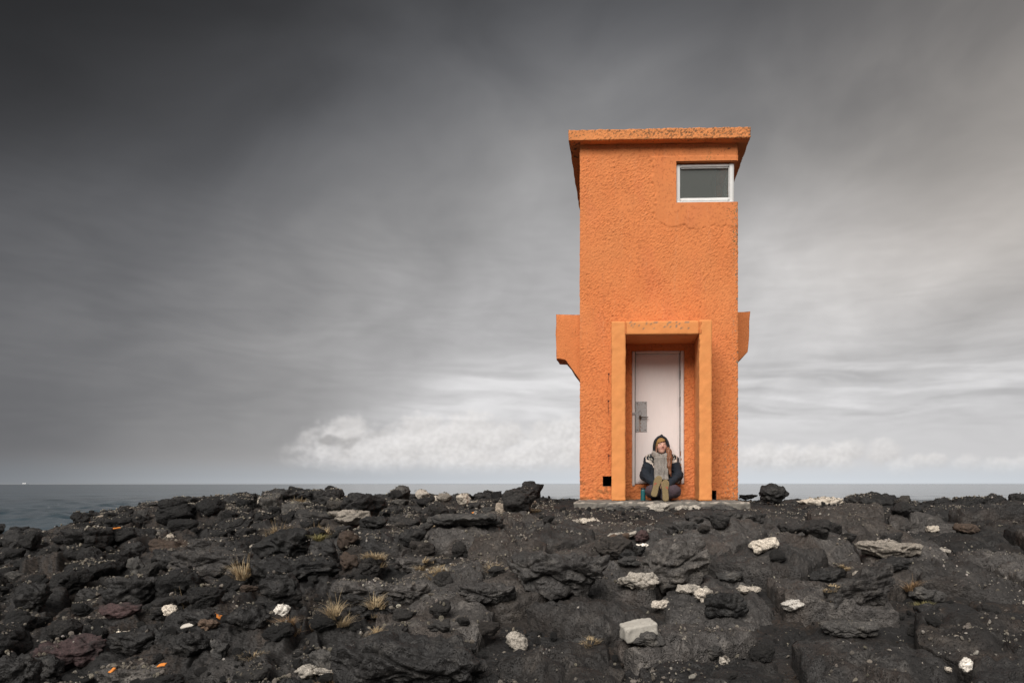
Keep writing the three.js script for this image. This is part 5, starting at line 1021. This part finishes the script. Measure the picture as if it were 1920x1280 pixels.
  // long auburn hair over one shoulder
  const hair = (x, y, z) => {
    let d = 9; const P = [[0.078, 0.745, 0.030], [0.100, 0.675, 0.085], [0.104, 0.580, 0.160], [0.098, 0.47, 0.192], [0.108, 0.375, 0.200], [0.122, 0.335, 0.203]], R = [0.020, 0.036, 0.038, 0.028, 0.014, 0.004];
    for (let i = 0; i < 5; i++) d = smin(d, capsule(x, y, z, P[i], P[i + 1], R[i], R[i + 1]), 0.02);
    for (const s of [-1]) d = smin(d, capsule(x, y, z, [s * 0.070, 0.76, 0.04], [s * 0.075, 0.66, 0.075], 0.012, 0.012), 0.01);
    return d + 0.0022 * Math.sin(x * 420 + z * 200 + 3 * n3(x * 9, y * 5, z * 9)) + 0.004 * n3(x * 50, y * 6, z * 50);
  };
  mesh('hair', nonIdx(paint(meshField(hair, [-0.11, 0.30, -0.01], [0.17, 0.79, 0.27], 0.0054), (x, y, z, o) => { const t = 1 + 0.45 * Math.sin(x * 260 + 5 * n3(x * 6, y * 5, z * 6)) * 0.6 + 0.25 * n3(x * 50, y * 6, z * 50); o[0] = 0.185 * t; o[1] = 0.074 * t; o[2] = 0.034 * t; })), new THREE.MeshPhysicalMaterial({ vertexColors: true, roughness: 0.5, sheen: 0.2 }), person);
  // trousers
  const trousers = (x, y, z) => { let d = capsule(x, y, z, [0, 0.115, 0.02], [0, 0.16, 0.03], 0.140, 0.125); for (const s of [-1, 1]) { d = smin(d, capsule(x, y, z, J.hip(s), J.kn(s), 0.100, 0.082), 0.05); d = smin(d, capsule(x, y, z, J.kn(s), J.an(s), 0.082, 0.050), 0.03); } return Math.max(d + 0.005 * n3(x * 12, y * 16, z * 8), 0.006 - y, -(z + 0.155)); };
  mesh('trousers', nonIdx(paint(meshField(trousers, [-0.30, -0.02, -0.19], [0.30, 0.32, 0.80], 0.009), tone([0.058, 0.040, 0.050], 0.25, 40))), cloth, person);
  // shoes: upper, lugged sole with red marks
  const outline = [[0, -0.136], [0.026, -0.130], [0.037, -0.108], [0.036, -0.06], [0.033, 0.0], [0.044, 0.055], [0.048, 0.095], [0.036, 0.126], [0.010, 0.138], [-0.020, 0.130], [-0.040, 0.100], [-0.046, 0.055], [-0.037, 0.0], [-0.036, -0.06], [-0.036, -0.11], [-0.024, -0.130]];
  const shape = () => { const s = new THREE.Shape(); s.setFromPoints(new THREE.SplineCurve([...outline, outline[0]].map((p) => new THREE.Vector2(...p))).getPoints(60)); return s; };
  const rubber = new THREE.MeshStandardMaterial({ color: new THREE.Color().setRGB(0.36, 0.265, 0.135), roughness: 0.85 }), rubberDark = new THREE.MeshStandardMaterial({ color: new THREE.Color().setRGB(0.20, 0.145, 0.07), roughness: 0.9 }), red = new THREE.MeshStandardMaterial({ color: new THREE.Color().setRGB(0.55, 0.075, 0.055), roughness: 0.7 }), upperMat = new THREE.MeshStandardMaterial({ color: new THREE.Color().setRGB(0.050, 0.042, 0.040), roughness: 0.9 });
  for (const s of [-1, 1]) {
    const shoe = group('shoe', person);
    shoe.position.set(...(s < 0 ? [-0.108, 0.196, 0.775] : [0.008, 0.142, 0.785])); shoe.rotation.set(-0.10, s < 0 ? -0.05 : 0.04, s < 0 ? -0.27 : 0.02, 'ZYX');
    const sole = new THREE.ExtrudeGeometry(shape(), { depth: 0.016, bevelEnabled: true, bevelSize: 0.004, bevelThickness: 0.004, bevelSegments: 2 }); sole.translate(0, 0, -0.012); mesh('sole', sole, rubberDark, shoe);
    const lug = [];
    const inside = (x, y) => { let c = false; for (let i = 0, j = outline.length - 1; i < outline.length; j = i++) if (outline[i][1] > y !== outline[j][1] > y && x < (outline[j][0] - outline[i][0]) * (y - outline[i][1]) / (outline[j][1] - outline[i][1]) + outline[i][0]) c = !c; return c; };
    for (let j = -11; j <= 11; j++) for (let i = -4; i <= 4; i++) { const x = (i + (j & 1 ? 0.5 : 0)) * 0.0105, y = j * 0.0118; if (!inside(x * 1.1, y * 1.03)) continue; const b = new THREE.BoxGeometry(0.0078, 0.0072, 0.005); b.rotateZ(0.5); b.translate(x, y, 0.0105); lug.push(b); }
    stuff(mesh('tread', mergeGeometries(lug), rubber, shoe));
    const mk = []; for (let k = 0; k < 4; k++) { const b = new THREE.BoxGeometry(0.006 + 0.006 * k, 0.005, 0.003); b.translate(s * (0.030 - 0.004 * k) * (s < 0 ? 1 : 1), (s < 0 ? 0.022 : 0.030) + 0.0095 * (k - 1.5), 0.0142); mk.push(b); }
    stuff(mesh('red_mark', mergeGeometries(mk), red, shoe));
    const up = meshField((x, y, z) => Math.max(smin(ball(x, y, z, [0, 0.055, -0.02], [0.047, 0.080, 0.055]), capsule(x, y, z, [0, -0.085, -0.03], [0, 0.03, -0.045], 0.046, 0.046), 0.04), z + 0.010), [-0.07, -0.16, -0.11], [0.07, 0.16, 0.0], 0.008);
    mesh('upper', nonIdx(up), upperMat, shoe);
  }
}
{
  // flask beside the person
  const f = group('bottle'); f.position.copy(toWorld(-0.233, 0, 0.42));
  const steel = new THREE.MeshPhysicalMaterial({ color: new THREE.Color().setRGB(0.010, 0.105, 0.115), roughness: 0.42, clearcoat: 0.3 }), cap = new THREE.MeshStandardMaterial({ color: new THREE.Color().setRGB(0.020, 0.024, 0.026), roughness: 0.6 });
  const V = (l) => l.map(([x, y]) => new THREE.Vector2(x, y));
  mesh('flask', new THREE.LatheGeometry(V([[0, 0], [0.031, 0], [0.034, 0.004], [0.0345, 0.135], [0.031, 0.146], [0.026, 0.150], [0, 0.150]]), 40), steel, f);
  mesh('lid', new THREE.LatheGeometry(V([[0.026, 0.148], [0.0275, 0.150], [0.0275, 0.172], [0.025, 0.176], [0, 0.176]]), 40), cap, f);
  tag(f, 'teal steel drinking flask with black lid beside the seated person', 'bottle');
}

// dry grass: x, z, width, height, colour, label
const TUFTS = [
  [-2.56, -4.86, 0.197, 0.167, 'straw', 'bushy straw-coloured grass tuft right of the largest grey slab'],
  [-2.56, -4.32, 0.371, 0.209, 'straw', 'wide straw grass tuft with tall stalks above the white board'],
  [-3.25, -6.85, 0.268, 0.182, 'straw', 'dry grass tuft below the left skyline beside the flat dark rock'],
  [-2.73, -6.47, 0.121, 0.152, 'straw', 'thin dry grass tuft below the tilted grey slab'],
  [-2.69, -6.64, 0.166, 0.104, 'straw', 'short dry grass tuft right of the thin one below the tilted slab'],
  [-4.19, -10.39, 0.406, 0.179, 'straw', 'dry grass on the skyline behind the square-shouldered rock'],
  [-4.00, -9.02, 0.282, 0.113, 'straw', 'low dry grass between the left skyline boulders'],
  [-4.99, -8.00, 0.250, 0.087, 'straw', 'low dry grass in front of the twin-topped skyline rock'],
  [-2.27, -5.48, 0.111, 0.111, 'green', 'green-yellow grass tuft between two black boulders'],
  [-1.68, -5.07, 0.222, 0.095, 'straw', 'low pale grass mat behind the lens-shaped slab'],
  [-1.36, -5.16, 0.113, 0.097, 'straw', 'pale grass tuft at the right end of the lens-shaped slab'],
  [-1.18, -4.88, 0.191, 0.091, 'straw', 'golden grass tuft above the end of the lens-shaped slab'],
  [-1.38, -5.73, 0.179, 0.098, 'straw', 'pale grass tuft on the rough dark slab'],
  [-0.77, -4.96, 0.101, 0.147, 'straw', 'thin pale grass tuft with upright stalks on the wide dark grey slab'],
  [-1.21, -5.18, 0.243, 0.040, 'straw', 'flat pale grass strip beside the rough dark slab'],
  [-1.53, -3.95, 0.173, 0.136, 'straw', 'grey-straw grass tuft in the lower middle left'],
  [-1.78, -4.06, 0.140, 0.082, 'brown', 'dead brown grass tuft beside the whitish stone'],
  [-1.34, -4.06, 0.114, 0.114, 'straw', 'dry grass tuft under the black ledge'],
  [-1.75, -3.81, 0.107, 0.095, 'brown', 'dry brown grass tuft in the lower left hollow'],
  [-1.32, -3.28, 0.133, 0.102, 'brown', 'reddish dry grass tuft left of the foreground dome'],
  [-1.23, -3.71, 0.070, 0.070, 'straw', 'small dry grass tuft on top of the foreground dome'],
  [-0.06, -3.74, 0.123, 0.058, 'straw', 'golden grass tuft left of the concrete block'],
  [2.16, -4.76, 0.104, 0.126, 'brown', 'orange-stalked grass behind the leaning slab'],
  [2.17, -4.59, 0.143, 0.079, 'green', 'green grass tuft right of the leaning slab'],
  [1.72, -4.83, 0.091, 0.053, 'straw', 'small yellow grass tuft beside the dark lens-shaped boulder'],
  [1.45, -4.31, 0.135, 0.040, 'straw', 'low yellow grass strip left of the leaning slab'],
  [-1.78, -3.47, 0.125, 0.065, 'straw', 'dry grass tuft near the bottom left of the picture'],
  [-1.80, -3.23, 0.151, 0.066, 'green', 'olive dry grass at the bottom edge'],
  [-1.85, -7.35, 0.402, 0.080, 'straw', 'pale grass strip on the middle plateau'],
  [-2.27, -6.80, 0.212, 0.064, 'green', 'low green grass on the middle plateau'],
  [-0.80, -8.05, 0.252, 0.063, 'straw', 'low straw grass left of the concrete slab'],
  [0.21, -7.25, 0.147, 0.057, 'straw', 'short straw grass below the concrete slab'],
];
{
  const colours = { straw: [[0.46, 0.37, 0.23], [0.36, 0.25, 0.13]], green: [[0.22, 0.21, 0.07], [0.32, 0.26, 0.10]], brown: [[0.26, 0.15, 0.07], [0.36, 0.24, 0.12]] };
  const bladeMat = new THREE.MeshPhysicalMaterial({ vertexColors: true, roughness: 0.9, transmission: 0.25, thickness: 0 });
  TUFTS.forEach(([x, z, w, h, col, label], n) => {
    const r = rng(300 + n), pos = [], c = [], count = Math.round(clamp(330 * w / 0.2, 220, 800));
    const y0 = topOf(x, z);
    for (let b = 0; b < count; b++) {
      const a = r() * 6.28, q = Math.sqrt(r()) * w * 0.40, bx = Math.cos(a) * q, bz = Math.sin(a) * q * 0.6, stalk = r() < 0.025 && h > 0.1;
      const len = (stalk ? 1.25 : 0.25 + 0.62 * r()) * h * (1 - 0.4 * q / (w * 0.5)), lean = (stalk ? 0.25 : 0.45 + 1.1 * r()), dir = a + (r() - 0.5) * 1.8, wd = (0.0014 + 0.0020 * r()) * clamp(-z / 5, 0.8, 1.8), by = clamp(topOf(x + bx, z + bz) - y0, -0.06, 0.03) - 0.01;
      const px = Math.cos(dir + 1.57) * wd, pz = Math.sin(dir + 1.57) * wd, tone = 0.6 + 0.7 * r(), k = r(), C = [0, 1, 2].map((i) => lerp(colours[col][0][i], colours[col][1][i], k) * tone);
      let prev = null;
      for (let s = 0; s <= 3; s++) {
        const t = s / 3, out = lean * len * (0.35 * t + 0.65 * t * t), cx = bx + Math.cos(dir) * out, cz = bz + Math.sin(dir) * out, cy = by + len * (t - 0.28 * lean * t * t), f = 1 - 0.88 * t;
        const L = [cx - px * f, cy, cz - pz * f], R = [cx + px * f, cy, cz + pz * f];
        if (prev) { pos.push(...prev[0], ...prev[1], ...R, ...prev[0], ...R, ...L); for (let i = 0; i < 6; i++) c.push(...C); }
        prev = [L, R];
      }
    }
    const g = new THREE.BufferGeometry(); g.setAttribute('position', new THREE.Float32BufferAttribute(pos, 3)); g.setAttribute('color', new THREE.Float32BufferAttribute(c, 3)); g.computeVertexNormals();
    const m = mesh('grass_tuft', g, bladeMat); m.position.set(x, y0, z); m.userData.kind = 'thing';
    tag(m, label, 'grass tuft', 'dry grass tufts among the rocks');
  });
}

// ================================================================ LITTER AND ODD PIECES
{
  const rest = (m, x, z, dy, rx, ry, rz) => { m.position.set(x, Math.max(topOf(x, z) + dy * 0.35, ground(x, z) + dy * 0.6), z); m.rotation.set(rx, ry, rz); };
  const paintMat = (c, worn, s) => new THREE.MeshStandardMaterial({ map: texture(128, 128, (u, v, o) => { const k = smooth(0.2, 0.4, tileNoise(u, v, 8, s, 4)), t = 1 + 0.12 * tileNoise(u, v, 20, s + 3, 3); for (let q = 0; q < 3; q++) o[q] = lerp(c[q] * t, worn[q], k); }, { srgb: true, repeat: [4, 4] }), roughness: 0.85 });
  const orange = paintMat([0.66, 0.22, 0.035], [0.30, 0.13, 0.05], 4), whiteWood = paintMat([0.55, 0.51, 0.45], [0.34, 0.29, 0.23], 9), concrete = paintMat([0.40, 0.375, 0.33], [0.27, 0.25, 0.22], 12);
  const board = group('orange_board'); rest(board, -2.27, -4.08, 0.085, 0.35, 0.5, -0.55); tag(board, 'broken piece of orange painted board in the left field', 'board');
  mesh('plank', roughBox(0.125, 0.014, 0.062, { step: 0.012, round: 0.004, amp: 0.016, freq: 9, seed: 5 }), orange, board);
  for (const x of [-0.02, 0.022]) { const n = new THREE.CylinderGeometry(0.0055, 0.0055, 0.003, 12); n.translate(x, 0.0085, 0.004); mesh('nail_hole', n, rawConcrete, board); }
  const wb = mesh('white_board', roughBox(0.158, 0.016, 0.045, { step: 0.02, round: 0.003, amp: 0.005, freq: 6, seed: 6 }), whiteWood); rest(wb, -2.38, -4.0, 0.075, 0.3, 0.12, 0.16); tag(wb, 'strip of white painted wood left of the orange board', 'board'); wb.userData.kind = 'thing';
  const block = mesh('concrete_block', roughBox(0.185, 0.085, 0.12, { step: 0.012, round: 0.010, amp: 0.008, freq: 9, fine: 0.004, seed: 7 }), concrete); rest(block, 0.20, -3.72, 0.075, 0.10, 0.32, 0.10); tag(block, 'pale cast concrete block in the centre foreground', 'block'); block.userData.kind = 'thing';
  const chips = [[-2.12, -3.29, 0.042, 'orange paint chip near the longest dark slab'], [-2.31, -3.22, 0.036, 'orange paint chip at the bottom edge of the left foreground'], [-5.13, -6.85, 0.16, 'long orange paint flake on the far left edge boulder'], [-4.15, -5.84, 0.055, 'yellow orange flake on the left slope beside pale stones'], [-1.52, -8.2, 0.12, 'bright orange flake on the pale plateau left of the lighthouse'], [0.0, -7.29, 0.07, 'upright orange flake below the left end of the slab']];
  chips.forEach(([x, z, s, label], i) => { const m = mesh('paint_flake', roughBox(s, 0.008, s * 0.5, { step: s / 10, round: 0.003, amp: s * 0.14, freq: 1.2 / s, seed: 30 + i }), orange); rest(m, x, z, 0.03 + s * 0.12, 0.35, i * 1.3, i === 5 ? 1.2 : 0.2); tag(m, label, 'paint flake', 'orange flakes on the lava'); });
  // white crust of bird droppings on the lava
  const r = rng(4), pos = [], idx = [], put = (cx, cz, rad, seed) => {
    const n = 26, o = pos.length / 3, rings = 4; pos.push(cx, ground(cx, cz) + 0.006, cz);
    for (let k = 1; k <= rings; k++) for (let i = 0; i < n; i++) { const a = i / n * 6.283, q = rad * k / rings * (0.65 + 0.6 * fbm2(Math.cos(a) * 1.6 + seed, Math.sin(a) * 1.6, 3)), x = cx + Math.cos(a) * q, z = cz + Math.sin(a) * q * 1.9; pos.push(x, ground(x, z) + (k === rings ? -0.002 : 0.006), z); }
    for (let i = 0; i < n; i++) { const j = (i + 1) % n; idx.push(o, o + 1 + j, o + 1 + i); for (let k = 0; k < rings - 1; k++) { const a = o + 1 + k * n + i, b = o + 1 + k * n + j; idx.push(a, b, b + n, a, b + n, a + n); } }
  };
  put(1.22, -3.30, 0.038, 1); put(1.25, -3.24, 0.018, 5); put(1.19, -3.42, 0.016, 9);
  const g = new THREE.BufferGeometry(); g.setAttribute('position', new THREE.Float32BufferAttribute(pos, 3)); g.setIndex(idx); g.computeVertexNormals();
  tag(mesh('white_crust', g, new THREE.MeshStandardMaterial({ color: new THREE.Color().setRGB(0.56, 0.53, 0.48), roughness: 0.95 })), 'white crust splashed on the black lava at the bottom right', 'crust').userData.kind = 'stuff';
}
// ================================================================ A SHIP FAR OUT
{
  const ship = group('ship'); ship.position.set(-12680, SEA, -15000); ship.rotation.y = 0.5; tag(ship, 'tiny pale ship on the horizon at the far left', 'ship');
  const hullShape = new THREE.Shape([[-62, 12], [64, 14], [54, 0], [-58, 0]].map((p) => new THREE.Vector2(...p)));
  const hull = new THREE.ExtrudeGeometry(hullShape, { depth: 18, bevelEnabled: true, bevelSize: 1, bevelThickness: 2, bevelSegments: 2 }); hull.translate(0, 0, -9);
  mesh('hull', hull, new THREE.MeshStandardMaterial({ color: new THREE.Color().setRGB(0.16, 0.18, 0.20), roughness: 0.6 }), ship);
  const white = new THREE.MeshStandardMaterial({ color: new THREE.Color().setRGB(0.75, 0.75, 0.75), roughness: 0.6 });
  mesh('deckhouse', roughBox(60, 22, 16, { step: 8, round: 1.2, amp: 0 }).translate(-14, 25, 0), white, ship);
  mesh('bridge', roughBox(16, 9, 17, { step: 8, round: 1.2, amp: 0 }).translate(8, 40, 0), white, ship);
  mesh('funnel', new THREE.CylinderGeometry(3, 4, 14, 16).translate(-34, 42, 0), white, ship);
}

scene.traverse((o) => { if (o.isMesh) { o.castShadow = true; o.receiveShadow = true; } });
renderer.render(scene, camera);
